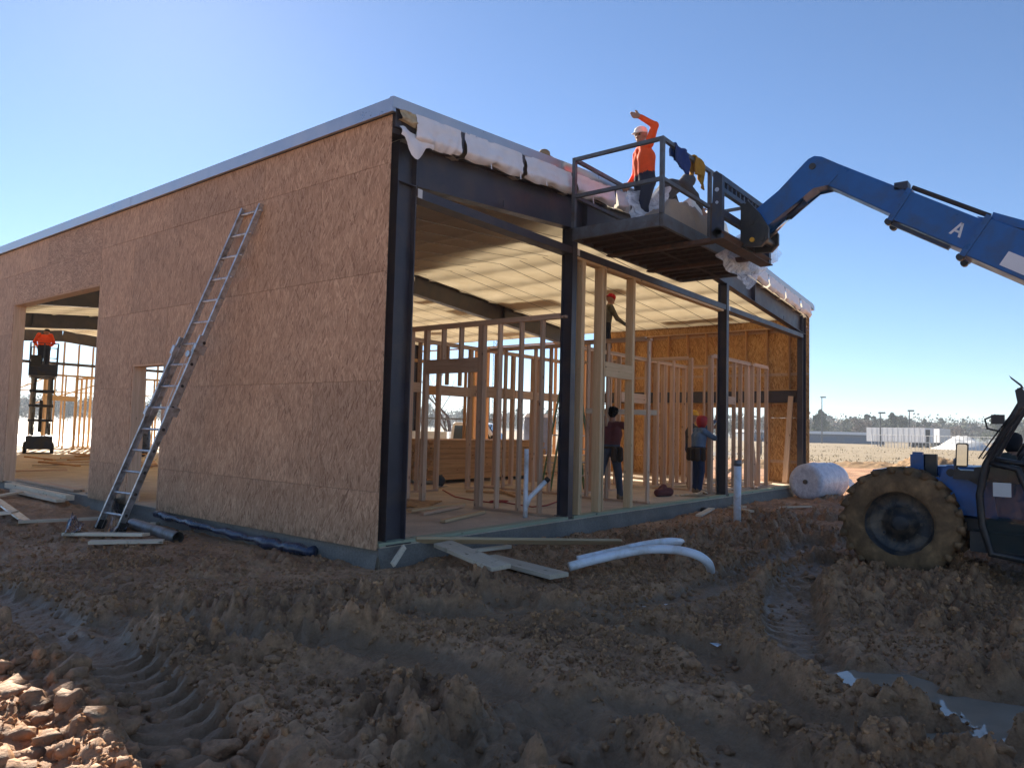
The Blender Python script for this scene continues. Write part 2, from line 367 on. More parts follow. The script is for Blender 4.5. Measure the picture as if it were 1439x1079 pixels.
def concrete(name, c, dirt, amt):
    m, nt, N, L, p = mat_new(name); v = coords(nt, kind="Object")
    a = noise(nt, v, 1.4, 9, .65, .3); b = noise(nt, v, 40, 4, .7); d = noise(nt, v, .55, 10, .68, .5)
    cc = ramp(nt, [(.3, tuple(x*.72 for x in c)), (.7, tuple(x*1.15 for x in c))], a).outputs[0]
    cc = mix(nt, cc, ramp(nt, [(.35, (.75,.75,.75)), (.6, (1.05,1.05,1.05))], b).outputs[0], 1.0, 'MULTIPLY')
    cc = mix(nt, cc, dirt, ramp(nt, [(.52 - amt, (0,0,0)), (.68 - amt, (1,1,1))], d).outputs[0])
    L.new(cc, p.inputs["Base Color"]); p.inputs["Roughness"].default_value = .85
    bump(nt, math_n(nt, 'ADD', a, math_n(nt, 'MULTIPLY', b, .5)), .5, .012, p); return m
M_slab = concrete("dusty_slab", (.64,.51,.37), (.50,.36,.24), -.02)
M_found = concrete("foundation_concrete", (.21,.18,.145), (.16,.12,.085), -.03)
def mudmat():
    m, nt, N, L, p = mat_new("wet_clay_mud"); v = coords(nt, kind="Object")
    at = N.new("ShaderNodeAttribute"); at.attribute_name = "wet_dim"; sp = N.new("ShaderNodeSeparateColor"); L.new(at.outputs["Color"], sp.inputs[0])  # red: wet ruts, plus the painted dimming of the sunlit far-end ground
    n1 = noise(nt, v, .9, 8, .65, .4); n2 = noise(nt, v, 14, 9, .72); n3 = noise(nt, v, 70, 6, .8)
    dry = ramp(nt, [(.36, (.28,.148,.070)), (.52, (.45,.240,.116)), (.68, (.62,.352,.185))], n1).outputs[0]
    dry = mix(nt, dry, ramp(nt, [(.32, (.55,.53,.50)), (.68, (1.25,1.22,1.20))], n2).outputs[0], 1.0, 'MULTIPLY')
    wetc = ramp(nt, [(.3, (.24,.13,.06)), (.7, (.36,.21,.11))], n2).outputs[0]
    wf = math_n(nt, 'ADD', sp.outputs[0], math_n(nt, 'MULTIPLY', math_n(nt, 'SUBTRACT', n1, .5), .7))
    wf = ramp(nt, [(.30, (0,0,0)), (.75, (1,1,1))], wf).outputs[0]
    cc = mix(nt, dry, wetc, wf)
    # farther out: dry pasture
    gv = ramp(nt, [(.3, (.20,.145,.08)), (.5, (.28,.215,.125)), (.72, (.36,.285,.175))], noise(nt, v, .35, 10, .75)).outputs[0]
    gf = math_n(nt, 'ADD', sp.outputs[1], math_n(nt, 'MULTIPLY', math_n(nt, 'SUBTRACT', noise(nt, v, .12, 8, .7), .5), .9))
    gf = ramp(nt, [(.42, (0,0,0)), (.58, (1,1,1))], gf).outputs[0]
    cc = mix(nt, cc, gv, gf)
    L.new(cc, p.inputs["Base Color"])
    L.new(ramp(nt, [(0, (.70,)*3), (1, (.40,)*3)], wf).outputs[0], p.inputs["Roughness"]); p.inputs["Specular IOR Level"].default_value = .5
    h = math_n(nt, 'ADD', math_n(nt, 'MULTIPLY', n2, .6), math_n(nt, 'MULTIPLY', n3, .4))
    vo = N.new("ShaderNodeTexVoronoi"); vo.inputs["Scale"].default_value = 42; vo.feature = 'SMOOTH_F1'; vo.inputs["Smoothness"].default_value = .25
    wv = mix(nt, v, N.new("ShaderNodeTexNoise").outputs["Color"], 0.0); nz = [n for n in N if n.bl_idname == "ShaderNodeTexNoise"][-1]; nz.inputs["Scale"].default_value = 20; L.new(v, nz.inputs["Vector"]); L.new(wv, vo.inputs["Vector"])
    cr = math_n(nt, 'SUBTRACT', 1.0, vo.outputs["Distance"])
    h = math_n(nt, 'ADD', h, math_n(nt, 'MULTIPLY', cr, .35))
    bump(nt, h, 1.0, .022, p); return m
M_mud = mudmat()
M_clod = plain("clay_clod", (.36,.235,.14), .88, 0, .35, 9, 1.0, 50, spec=.2)
M_crumb = plain("clay_crumb", (.43,.228,.110), .85, 0, .3, .6, .8, 3, spec=.2, rnd=.35)
M_pile = plain("dry_dirt_pile", (.27,.175,.095), .9, 0, .4, 3, .9, 12, spec=.15)
def water():
    m, nt, N, L, p = mat_new("muddy_water"); v = coords(nt)
    L.new(ramp(nt, [(.3, (.26,.205,.15)), (.7, (.34,.275,.205))], noise(nt, v, 3, 4)).outputs[0], p.inputs["Base Color"])
    p.inputs["Roughness"].default_value = .03; p.inputs["IOR"].default_value = 1.33; bump(nt, noise(nt, v, 8, 2), .02, .01, p); return m
M_water = water()
# ------------------------------------------------------------------ ground: one sheet from the boots to the horizon
LB, WB = 30.48, 15.42            # building length and width
def axis(lo, hi, step, far, g):
    a = list(np.arange(lo, hi, step)); s = step; x = a[-1]
    up = []
    while x < far: s *= g; x += s; up.append(x)
    dn = []; s = step; x = lo
    while x > -far: s *= g; x -= s; dn.append(x)
    return np.array(dn[::-1] + a + up)
gx = axis(-5.2, 4.2, .0185, 2500, 1.055); gy = axis(-6.0, 2.0, .0185, 2500, 1.055)
# keep the lower-resolution belt (telehandler, far door) reasonably fine
def densify(a, lo, hi, step):
    out = [a[0]]
    for v in a[1:]:
        if out[-1] >= lo - 1e-6 and v <= hi and v - out[-1] > step:
            n = int(math.ceil((v - out[-1]) / step)); b = out[-1]
            out += [b + (v - b) * (i + 1) / n for i in range(n)]
        else: out.append(v)
    return np.array(out)
gx = densify(gx, 4.0, 20, .065); gy = densify(gy, 2.0, 12.5, .07)
GX, GY = np.meshgrid(gx, gy)
def base_h(x, y):
    dx = np.maximum(np.maximum(-x, x - WB), 0); dy = np.maximum(np.maximum(-y, y - LB), 0); d = np.hypot(dx, dy)
    z = -.235 - .10 * sstep(.2, 3.2, d)
    z = z + .16 * np.exp(-((x + 1.0) / 1.0) ** 2 - ((y - 9.6) / 2.6) ** 2)            # spoil pushed up at the big door
    z = z + .12 * np.exp(-((x + 4.2) / .8) ** 2 - ((y + 1.2) / 1.8) ** 2)             # berm of big clods in the sun
    z = z + .05 * np.exp(-((x - .2) / 1.5) ** 2 - ((y + 2.6) / .6) ** 2)
    z = z + .10 * np.exp(-((x - 4.6) / 1.4) ** 2 - ((y + 5.0) / 1.6) ** 2)             # firmer ground under the machine
    return z
def polyd(x, y, pts):
    """distance to a polyline, arc position and signed side"""
    best = np.full(x.shape, 1e9); arc = np.zeros(x.shape); side = np.zeros(x.shape); acc = 0
    for (x0, y0), (x1, y1) in zip(pts[:-1], pts[1:]):
        L = math.hypot(x1-x0, y1-y0); ux, uy = (x1-x0)/L, (y1-y0)/L
        t = np.clip((x-x0)*ux + (y-y0)*uy, 0, L); ex = x - x0 - t*ux; ey = y - y0 - t*uy; d = np.hypot(ex, ey)
        m = d < best; best = np.where(m, d, best); arc = np.where(m, acc + t, arc); side = np.where(m, np.sign(ux*ey - uy*ex), side); acc += L
    return best, arc, side
def smooth_path(px):
    p = [onZ(a, b, -.3) for a, b in px]; p = [(v.x, v.y) for v in p]; out = []
    for i in range(len(p) - 1):
        p0 = p[max(i-1, 0)]; p1 = p[i]; p2 = p[i+1]; p3 = p[min(i+2, len(p)-1)]
        for k in range(5):
            t = k / 5
            out.append(tuple(.5*((2*p1[j]) + (-p0[j]+p2[j])*t + (2*p0[j]-5*p1[j]+4*p2[j]-p3[j])*t*t + (-p0[j]+3*p1[j]-3*p2[j]+p3[j])*t**3) for j in (0, 1)))
    return out + [p[-1]]
def lumps(x, y, f, s, pw=1.6):
    """packed clods: domes of random height, one per cell, with cracks between"""
    X = x*f; Y = y*f; ix = np.floor(X); iy = np.floor(Y); best = np.zeros(x.shape)
    for i in (-1, 0, 1):
        for j in (-1, 0, 1):
            cx = ix + i; cy = iy + j; jx = _h(cx, cy, s); jy = _h(cx, cy, s + 7); hh = _h(cx, cy, s + 13); rr = .45 + .45*_h(cx, cy, s + 19)
            dx_ = X - cx - jx; dy_ = Y - cy - jy; a_ = 6.28*_h(cx, cy, s + 23); ex = dx_*np.cos(a_) + dy_*np.sin(a_); ey = (dy_*np.cos(a_) - dx_*np.sin(a_))*1.35
            d2 = np.maximum(np.abs(ex), np.abs(ey))*.45 + np.hypot(ex, ey)*.6
            best = np.maximum(best, (hh**pw)*np.sqrt(np.clip(1 - (d2/rr)**2, 0, 1)))
    return best
RUTS = [  # pixel path on the ground, half width, depth, berm, lug height
    ([(-140,800),(0,838),(110,890),(190,960),(250,1030),(330,1140)], .25, .07, .055, .040),
    ([(200,870),(330,898),(450,905),(560,918),(680,960),(800,1030),(860,1120)], .24, .06, .05, .015),
    ([(1330,800),(1180,790),(1118,815),(1112,860),(1125,915),(1230,962),(1330,985),(1439,1005),(1560,1040)], .25, .08, .05, .02),
    ([(700,850),(860,880),(990,910),(1090,975),(1200,1020),(1300,1040),(1400,1062),(1500,1090)], .21, .075, .045, .02),
    ([(560,870),(760,868),(930,850),(1060,800),(1150,765)], .22, .05, .045, .02),
    ([(640,1120),(700,1040),(860,1000),(1000,1030),(1120,1120)], .24, .05, .045, .02),
]
def ground_h(x, y, full=True):
    z = base_h(x, y); wet_dim = np.zeros(x.shape)
    d = np.hypot(x - .5, y + 2.0); near = 1 - sstep(14, 30, d)
    r = np.zeros(x.shape); q_ = np.nonzero(d < 31); xq, yq = x[q_], y[q_]
    big = sstep(.40, .62, vnoise(xq*.9, yq*.9, 88)); wx = xq + .05*fbm(xq*5, yq*5, 2, 15); wy = yq + .05*fbm(xq*5 + 9, yq*5, 2, 16)
    r[q_] = .035*fbm(xq*1.1, yq*1.1, 3, 3) + .025*np.abs(fbm(wx*2.3, wy*2.3, 3, 5)) + (.25 + .75*big)*(.14*lumps(wx, wy, 4.2, 101, 2.4) + .135*lumps(wx, wy, 8.5, 131, 1.5) + .075*lumps(wx, wy, 17, 171, 1.0)) + .016*fbm(xq*21, yq*21, 2, 19)
    calm = np.ones(x.shape); dz = np.zeros(x.shape)
    for px, hw, dep, berm, lug in RUTS:
        P = smooth_path(px); A = np.array(P); rr = hw * 3.4
        bb = np.nonzero((x > A[:,0].min()-rr) & (x < A[:,0].max()+rr) & (y > A[:,1].min()-rr) & (y < A[:,1].max()+rr))
        dd, arc, sd_ = polyd(x[bb], y[bb], P); k = dd < rr; bb = (bb[0][k], bb[1][k]); dd = dd[k]; arc = arc[k]; sd_ = sd_[k]
        wob = 1 + .25 * fbm(arc*1.3, sd_*2.0, 2, 31); e = dd / (hw * wob)
        inside = 1 - sstep(.75, 1.25, e)
        br = .7 + .9 * vnoise(arc*2.2 + 7, sd_*3.1 + dd*6, 41)
        ph = 2*math.pi*(arc / .19) + 3.2*np.abs(e)
        lg = np.clip(np.sin(ph) * 1.6, -1, 1) * (1 - sstep(1.0, 1.7, e)) * (.35 + .65*sstep(.35, .9, e)) * sstep(.35, .6, vnoise(arc*.8, sd_*0 + .5, 51))
        dz[bb] += -dep * inside + berm * br * np.exp(-((e - 1.55) / .42) ** 2) + lug * lg
        calm[bb] = np.minimum(calm[bb], 1 - .62 * inside); wet_dim[bb] = np.maximum(wet_dim[bb], inside * .85)
    db_ = np.hypot(np.maximum(np.maximum(-x, x - WB), 0), np.maximum(np.maximum(-y, y - LB), 0)); calm = calm * (.35 + .65*sstep(.15, 1.5, db_))
    z = z + near * (r * calm + dz) + (1 - near) * .08 * (vnoise(x*.5, y*.5, 61) - .5)
    return z, np.clip(wet_dim * near + .12 * near, 0, 1), calm
GZ, GW_DIM, CALM = ground_h(GX, GY)
# stamped clods: lumps pressed out by the tyres, denser on the berms, big ones on the sunny side
def stamp(cx, cy, r, hgt):
    i0, i1 = np.searchsorted(gx, (cx - r, cx + r)); j0, j1 = np.searchsorted(gy, (cy - r, cy + r))
    if i1 - i0 < 2 or j1 - j0 < 2: return
    X = GX[j0:j1, i0:i1] - cx; Y = GY[j0:j1, i0:i1] - cy
    a = rng.uniform(0, 6.28); X, Y = X*math.cos(a)+Y*math.sin(a), (Y*math.cos(a)-X*math.sin(a))*rng.uniform(1, 1.6)
    k = 1 - (X*X + Y*Y) / (r*r); k = np.where(k > 0, np.sqrt(np.clip(k, 0, 1)), 0)
    zc = GZ[j0 + (j1-j0)//2, i0 + (i1-i0)//2]
    top = zc + (hgt * k - hgt * .35) * (.5 + 1.0*vnoise(GX[j0:j1, i0:i1]*22, GY[j0:j1, i0:i1]*22, 77))
    GZ[j0:j1, i0:i1] = np.where(k > 0, np.maximum(GZ[j0:j1, i0:i1], top), GZ[j0:j1, i0:i1])
n_st = 0
while n_st < 2500:
    x = rng.uniform(-5.2, 9.5); y = rng.uniform(-6, 6)
    if x > -.15 and y > -.15: continue
    i = np.searchsorted(gx, x); j = np.searchsorted(gy, y)
    c = CALM[min(j, len(gy)-1), min(i, len(gx)-1)]
    if rng.random() > (.06 + .94*c**3) * (.25 + .75*float(vnoise(np.array(x*1.7), np.array(y*1.7), 88) > .42)): continue
    r = .02 + .05 * rng.random() ** 3; stamp(x, y, r, r * rng.uniform(.7, 1.2)); n_st += 1
for _ in range(70):
    x = rng.normal(-4.15, .45); y = rng.normal(-1.4, 1.2); r = rng.uniform(.05, .10); stamp(x, y, r, r*rng.uniform(.45, .8))
# the slab, and standing water in the deepest ruts
ins = (GX > .12) & (GX < WB - .15) & (GY > .12) & (GY < LB - .15); GZ[ins] = -.55
WATER_Z = -.343
PUD = [((1245,962), .48, .25, .25), ((1395,1003), .58, .25, .10), ((1330,1047), .62, .15, .12)]
for (px_, ax_, ay_, rot_) in PUD:
    c = onZ(px_[0], px_[1], WATER_Z); a = math.radians(-40) + rot_
    i0, i1 = np.searchsorted(gx, (c.x - 1.5, c.x + 1.5)); j0, j1 = np.searchsorted(gy, (c.y - 1.5, c.y + 1.5)); sl_ = (slice(j0, j1), slice(i0, i1))
    X = GX[sl_] - c.x; Y = GY[sl_] - c.y
    X, Y = X*math.cos(a) + Y*math.sin(a), Y*math.cos(a) - X*math.sin(a)
    e = np.hypot(X/ax_, Y/ay_) * (1 + .35*fbm(GX[sl_]*3, GY[sl_]*3, 3, 91))
    k = 1 - sstep(.55, 1.15, e); GZ[sl_] = GZ[sl_]*(1-k) + (WATER_Z - .05 + .05*fbm(GX[sl_]*4, GY[sl_]*4, 3, 92)) * k; GW_DIM[sl_] = np.maximum(GW_DIM[sl_], k)
nx, ny = len(gx), len(gy)
verts = np.stack([GX.ravel(), GY.ravel(), GZ.ravel()], 1)
idx = np.arange(nx*ny).reshape(ny, nx)
quads = np.stack([idx[:-1,:-1].ravel(), idx[:-1,1:].ravel(), idx[1:,1:].ravel(), idx[1:,:-1].ravel()], 1)
me = bpy.data.meshes.new("ground"); me.vertices.add(len(verts)); me.vertices.foreach_set("co", verts.ravel().astype(np.float32))
me.loops.add(quads.size); me.loops.foreach_set("vertex_index", quads.ravel().astype(np.int32))
me.polygons.add(len(quads)); me.polygons.foreach_set("loop_start", np.arange(0, quads.size, 4, dtype=np.int32))
me.polygons.foreach_set("use_smooth", np.ones(len(quads), dtype=bool)); me.update(calc_edges=True); me.materials.append(M_mud)
ddx = np.maximum(np.maximum(-GX, GX - WB), 0); ddy = np.maximum(np.maximum(-GY, GY - LB), 0); DB = np.hypot(ddx, ddy)
PAST = sstep(14, 44, DB); GW_DIM[(GY > 16) & (DB < 45)] = .85  # darker tone painted on sunlit ground round the far end to dim its glare
ca = me.color_attributes.new("wet_dim", 'FLOAT_COLOR', 'POINT')
ca.data.foreach_set("color", np.stack([GW_DIM.ravel(), PAST.ravel(), np.zeros(nx*ny), np.ones(nx*ny)], 1).ravel().astype(np.float32))
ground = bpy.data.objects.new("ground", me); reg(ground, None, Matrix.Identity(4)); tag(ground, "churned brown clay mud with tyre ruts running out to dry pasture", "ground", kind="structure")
print("ground", nx, ny)
def gz(x, y):
    i = int(np.clip(np.searchsorted(gx, x), 1, nx-1)); j = int(np.clip(np.searchsorted(gy, y), 1, ny-1))
    return float(GZ[j, i])
for n_, (px_, ax_, ay_, rot_) in enumerate(PUD):
    c = onZ(px_[0], px_[1], WATER_Z); m = MB(); a = -(math.radians(-40) + rot_) * -1; vs = []
    for k in range(40):
        t = 2*math.pi*k/40; X = ax_*1.25*math.cos(t); Y = ay_*1.25*math.sin(t); vs.append((X*math.cos(a)-Y*math.sin(a), X*math.sin(a)+Y*math.cos(a), 0))
    m.add([(0,0,0)] + vs, [(0, k+1, (k+1) % 40 + 1) for k in range(40)])
    o = m.build("puddle", M_water, None, False, Matrix.Translation((c.x, c.y, WATER_Z + .003*n_)))
    tag(o, ["shallow brown puddle in the rut beside the wheel track", "murky puddle mirroring the sky beside the machine", "long thin puddle in the nearest wheel rut"][n_], "puddle", kind="structure")
# loose clods
def ico(sub):
    bm = bmesh.new(); bmesh.ops.create_icosphere(bm, subdivisions=sub, radius=1); v = np.array([x.co[:] for x in bm.verts]); f = [[x.index for x in y.verts] for y in bm.faces]; bm.free(); return v, np.array(f)
IV, IF = ico(2); cv, cf = [], []; nb = 0; cnt = 0
while cnt < 2600:
    x = rng.uniform(-5.0, 8.5); y = rng.uniform(-6, 5)
    if cnt < 250: x = rng.normal(-4.1, .4); y = rng.normal(-1.5, 1.2)
    if x > -.1 and y > -.1: continue
    dcam = math.hypot(x - CAM.x, y - CAM.y)
    if dcam < 2.6 or rng.random() > .25 + .75*float(vnoise(np.array(x*1.7), np.array(y*1.7), 88) > .45): continue
    r = .010 + .034 * rng.random() ** 3 + (.05*rng.random() if cnt < 250 else 0)
    n3 = 1 + .95*(vnoise(IV[:,0]*1.7 + cnt*3.1, IV[:,1]*1.7 + IV[:,2]*2.3, 5) - .5) + .6*(vnoise(IV[:,0]*4.1 + cnt, IV[:,2]*4.1 + IV[:,1]*3, 6) - .5)
    sc = np.array([rng.uniform(.8,1.35), rng.uniform(.8,1.2), rng.uniform(.6,.95)]); a = rng.uniform(0, 6.28)
    v = IV * n3[:,None] * sc * r; v = np.stack([v[:,0]*math.cos(a) - v[:,1]*math.sin(a), v[:,0]*math.sin(a) + v[:,1]*math.cos(a), v[:,2]], 1)
    cv.append(v + np.array([x, y, gz(x, y) + r*.12])); cf.append(IF + nb); nb += len(IV); cnt += 1
me = bpy.data.meshes.new("mud_clods"); me.from_pydata(np.concatenate(cv).tolist(), [], np.concatenate(cf).tolist()); me.update(); me.materials.append(M_mud)
me.polygons.foreach_set("use_smooth", [True]*len(me.polygons))
clods = bpy.data.objects.new("mud_clods", me); reg(clods, None, Matrix.Identity(4)); tag(clods, "loose crumbled clods of clay scattered over the churned mud", "mud", kind="stuff")

# crumbs: tens of thousands of small lumps instanced over the churned ground (too small to count)
cc_ = bpy.data.collections.new("crumb_shapes")
for k in range(6):
    v = IV * (1 + 1.0*(vnoise(IV[:,0]*1.6 + k*9.1, IV[:,1]*1.6 + IV[:,2]*2.1, 3) - .5) + .7*(vnoise(IV[:,0]*3.7 + k, IV[:,2]*3.7 + IV[:,1]*3, 4) - .5))[:,None] * np.array([1.15, .95, .8])
    me = bpy.data.meshes.new("crumb"); me.from_pydata(v.tolist(), [], IF.tolist()); me.materials.append(M_crumb); me.polygons.foreach_set("use_smooth", [k % 2 == 0]*len(me.polygons)); cc_.objects.link(bpy.data.objects.new("crumb", me))
N_ = 120000; x = np.concatenate([rng.uniform(-5.1, 4.5, N_*2//3), rng.uniform(-2.0, 10.0, N_//3)]); y = np.concatenate([rng.uniform(-5.9, 3.5, N_*2//3), rng.uniform(-6.0, 6.0, N_//3)])
i = np.clip(np.searchsorted(gx, x), 1, nx-1); j = np.clip(np.searchsorted(gy, y), 1, ny-1)
keep = ~((x > -.06) & (y > -.06)) & (rng.random(N_) < (.20 + .80*CALM[j, i]**2)*(.30 + .70*(vnoise(x*1.9, y*1.9, 88) > .40))) & (GZ[j, i] > WATER_Z + .01)
x, y, i, j = x[keep], y[keep], i[keep], j[keep]; N_ = len(x); sc = .0045 + .019*rng.random(N_)**3.4
me = bpy.data.meshes.new("mud_crumbs"); me.from_pydata(np.stack([x, y, GZ[j, i] - sc*.05], 1).tolist(), [], [])
at_ = me.attributes.new("scl", 'FLOAT', 'POINT'); at_.data.foreach_set("value", sc.astype(np.float32))
at_ = me.attributes.new("rot", 'FLOAT_VECTOR', 'POINT'); at_.data.foreach_set("vector", rng.uniform(0, 6.28, N_*3).astype(np.float32))
crumbs = bpy.data.objects.new("mud_crumbs", me); reg(crumbs, None, Matrix.Identity(4)); tag(crumbs, "fine crumbs of clay strewn all over the churned ground", "mud", kind="stuff")
gn = bpy.data.node_groups.new("crumb_scatter", 'GeometryNodeTree'); gn.interface.new_socket("Geometry", in_out='INPUT', socket_type='NodeSocketGeometry'); gn.interface.new_socket("Geometry", in_out='OUTPUT', socket_type='NodeSocketGeometry')
gi = gn.nodes.new("NodeGroupInput"); go_ = gn.nodes.new("NodeGroupOutput"); ip = gn.nodes.new("GeometryNodeInstanceOnPoints"); ci_ = gn.nodes.new("GeometryNodeCollectionInfo")
ci_.inputs["Collection"].default_value = cc_; ci_.inputs["Separate Children"].default_value = True; ci_.inputs["Reset Children"].default_value = True; ip.inputs["Pick Instance"].default_value = True
na = gn.nodes.new("GeometryNodeInputNamedAttribute"); na.data_type = 'FLOAT'; na.inputs["Name"].default_value = "scl"; nr = gn.nodes.new("GeometryNodeInputNamedAttribute"); nr.data_type = 'FLOAT_VECTOR'; nr.inputs["Name"].default_value = "rot"
gn.links.new(gi.outputs[0], ip.inputs["Points"]); gn.links.new(ci_.outputs[0], ip.inputs["Instance"]); gn.links.new(na.outputs[0], ip.inputs["Scale"]); gn.links.new(nr.outputs[0], ip.inputs["Rotation"]); gn.links.new(ip.outputs[0], go_.inputs[0])
crumbs.modifiers.new("scatter", 'NODES').node_group = gn
print("crumbs", N_)
# ------------------------------------------------------------------ the building under construction
B = thing("metal_building", (0,0,0), "half-built steel-framed building with strand-board side wall and open stud-framed end", "building")
SL = 1/12.0; RX = WB/2
def rise(x): return SL * (x if x <= RX else WB - x)
m = MB(); m.box((.03,.0,-.62), (WB-.03, LB, 0)); slab = m.build("floor_slab", M_slab, B); slab["label"] = "dusty tan concrete floor slab"
m = MB()   # formed edge of the foundation, a little rough, with the pour line
n = 130
for side in range(2):
    vs = []; 
    for i in range(n + 1):
        t = i / n; a = t * (WB if side == 0 else LB)
        for k, (z, o) in enumerate(((-.012, .0), (-.05, .010), (-.10, .014), (-.11, .03), (-.20, .05), (-.30, .09), (-.62, .10))):
            jig = (0 if k == 0 else .010) * float(fbm(np.array(a*3.0), np.array(z*9.0), 4, 5 + side)) + (.05*max(0, float(fbm(np.array(a*1.1), np.array(z*3.), 3, 9))) if k > 3 else 0)
            vs.append((a, -.004 - o - jig, z) if side == 0 else (.026 - o - jig, a, z))
    fs = [(i*7+k, (i+1)*7+k, (i+1)*7+k+1, i*7+k+1) for i in range(n) for k in range(6)]
    m.add(vs, fs)
m.build("foundation_edge", M_found, B, True)["label"] = "grey rough-cast concrete foundation edge"
# --- sheathed side wall X = 0
COURSES = [(-.03,.59),(.594,1.806),(1.81,3.022),(3.026,4.242),(4.246,4.79)]
def course_rects(y0, y1, joints, holes):
    out = []
    for ci, (z0, z1) in enumerate(COURSES):
        ys = sorted(set([y0, y1] + [j for j in joints[ci % 2] if y0 < j < y1]))
        for a, b in zip(ys[:-1], ys[1:]):
            cells = [(a, b, z0, z1)]
            for (h0, h1, g0, g1) in holes:
                nxt = []
                for (a0, b0, c0, d0) in cells:
                    if b0 <= h0 or a0 >= h1 or d0 <= g0 or c0 >= g1: nxt.append((a0, b0, c0, d0)); continue
                    if a0 < h0: nxt.append((a0, h0, c0, d0))
                    if b0 > h1: nxt.append((h1, b0, c0, d0))
                    lo, hi = max(a0, h0), min(b0, h1)
                    if c0 < g0: nxt.append((lo, hi, c0, g0))
                    if d0 > g1: nxt.append((lo, hi, g1, d0))
                cells = nxt
            out += cells
    return out
D1 = (7.34, 11.43, -.1, 3.63); D2 = (4.93, 5.95, -.1, 2.18)
m = MB()
for y in np.arange(.35, LB, .61):
    for (h0, h1, g0, g1) in (D1, D2):
        if h0 < y < h1: m.box((.005, y-.019, g1+.04), (.145, y+.019, 4.78)); break
    else: m.box((.005, y-.019, .04), (.145, y+.019, 4.78))
for zj in (.592, 1.808, 3.024, 4.244):
    segs_ = [(0.02, LB)]
    for (h0, h1, g0, g1) in (D1, D2):
        if zj < g1: segs_ = [q_ for a_, b_ in segs_ for q_ in ((a_, min(b_, h0)), (max(a_, h1), b_)) if q_[1] > q_[0]]
    for a_, b_ in segs_: m.box((.002, a_, zj-.045), (.006, b_, zj+.045))
m.box((.005,0.02,0.001), (.145, 4.93, .038)); m.box((.005,5.95,.001), (.145,7.34,.038)); m.box((.005,11.43,.001), (.145,LB,.038))
wall0 = m.build("wall_framing", M_stud, B)
joints = [[.0 + 2.44*k + .004 for k in range(1, 13)], [1.22 + 2.44*k for k in range(0, 13)]]
for (a, b, c, d) in course_rects(0, LB, joints, [D1, D2]):
    if b - a < .03 or d - c < .03: continue
    over = a >= 7.3 and b <= 11.5 and c >= 3.0
    j = random.uniform(-.0015, .0015)
    plank("osb_panel", (-.006 + j, a + .0015, (c+d)/2), (-.006 + j, b - .0015, (c+d)/2), d - c, .012, M_osb_h if over else M_osb, wall0, up=(-1,0,0))
# jamb linings of the two openings
for (h0, h1, g1) in ((7.34, 11.43, 3.63), (4.93, 5.95, 2.18)):
    plank("door_jamb", (.10, h1-.002, .0), (.10, h1-.002, g1), .205, .04, M_stud, wall0, up=(0,1,0))
    plank("door_jamb", (.10, h0+.002, .0), (.10, h0+.002, g1), .205, .04, M_stud, wall0, up=(0,1,0))
    plank("door_head", (.10, h0+.03, g1-.002), (.10, h1-.03, g1-.002), .205, .04, M_stud, wall0)
for z, y0, y1 in ((1.2, 5.95, 7.34), (.62, .3, 4.93)): pass
# --- sheathed far side wall X = WB
m = MB(); HOLE = (1.10, 2.80, -.1, 2.09); YE = 6.45
for zj in (.592, 3.024, 4.244): m.box((WB-.02, .05, zj-.04), (WB-.013, 1.09 if zj < 2 else YE, zj+.04))
wallF = m.box((WB-.16, .05, .001), (WB-.02, 1.10, .038)).box((WB-.16, 2.80, .001), (WB-.02, LB, .038)).box((WB-.16, .05, 4.30), (WB-.02, LB, 4.338)).build("wall_plate", M_stud, B)
for (a, b, c, d) in course_rects(0, YE, joints, [HOLE]):
    if b - a < .03 or d - c < .03: continue
    plank("osb_panel", (WB-.006, a+.002, (c+d)/2), (WB-.006, b-.002, (c+d)/2), d - c, .012, M_osb_in, wallF, up=(1,0,0))
for k, y in enumerate(np.arange(.52, LB - .4, .61)):
    y = float(y)
    lo = 2.15 if HOLE[0] < y < HOLE[1] else .04
    if y < YE + .3:
        if lo < .1: plank("stud", (WB-.09, y, .04), (WB-.09, y, 2.20), .038, .14, M_stud3, wallF, up=(1,0,0))
        plank("stud", (WB-.09, y, 2.57), (WB-.09, y, 4.30), .038, .14, M_stud3, wallF, up=(1,0,0))
    elif 9.5 < y < 10.7 or 12.5 < y < 14.9: continue
    else: plank("stud", (WB-.09, y, .04), (WB-.09, y, 4.30), .038, .14, M_stud3, wallF, up=(1,0,0))
plank("window_header", (WB-.09, 1.06, 2.14), (WB-.09, 2.84, 2.14), .14, .10, M_stud3, wallF)
for y in (1.08, 2.82): plank("stud", (WB-.09, y, .04), (WB-.09, y, 2.12), .038, .14, M_stud3, wallF, up=(1,0,0))
plank("wall_girt_plate", (WB-.09, .3, 2.58), (WB-.09, YE, 2.58), .15, .03, M_stud3, wallF)
plank("wall_girt_plate", (WB-.09, .3, 2.20), (WB-.09, YE, 2.20), .15, .03, M_stud3, wallF)
m = MB(); m.box((WB-.20, .3, 2.235), (WB-.03, YE + .3, 2.55)); m.build("steel_girt", M_steel, B)
# --- far end wall Y = LB: open studs with the sky between them
m = MB(); m.box((.2, LB-.15, .001), (WB-.2, LB-.01, .038)); wallE = m.build("wall_plate", M_stud, B)
for x in np.arange(.6, WB - .4, .61):
    x = float(x); h = 4.10 + rise(x) - .02
    if 9.3 < x < 10.2: continue
    plank("stud", (x, LB-.08, .04), (x, LB-.08, h), .038, .14, M_stud2, wallE, up=(0,1,0))
m = MB(); m.box((.3, LB-.22, 3.66), (WB-.3, LB-.03, 3.78)); m.build("steel_girt", M_steel, B)
m = MB(); m.box((.3, LB-.15, 2.44), (WB-.3, LB-.02, 2.48)); m.build("stud_blocking", M_stud2, B)
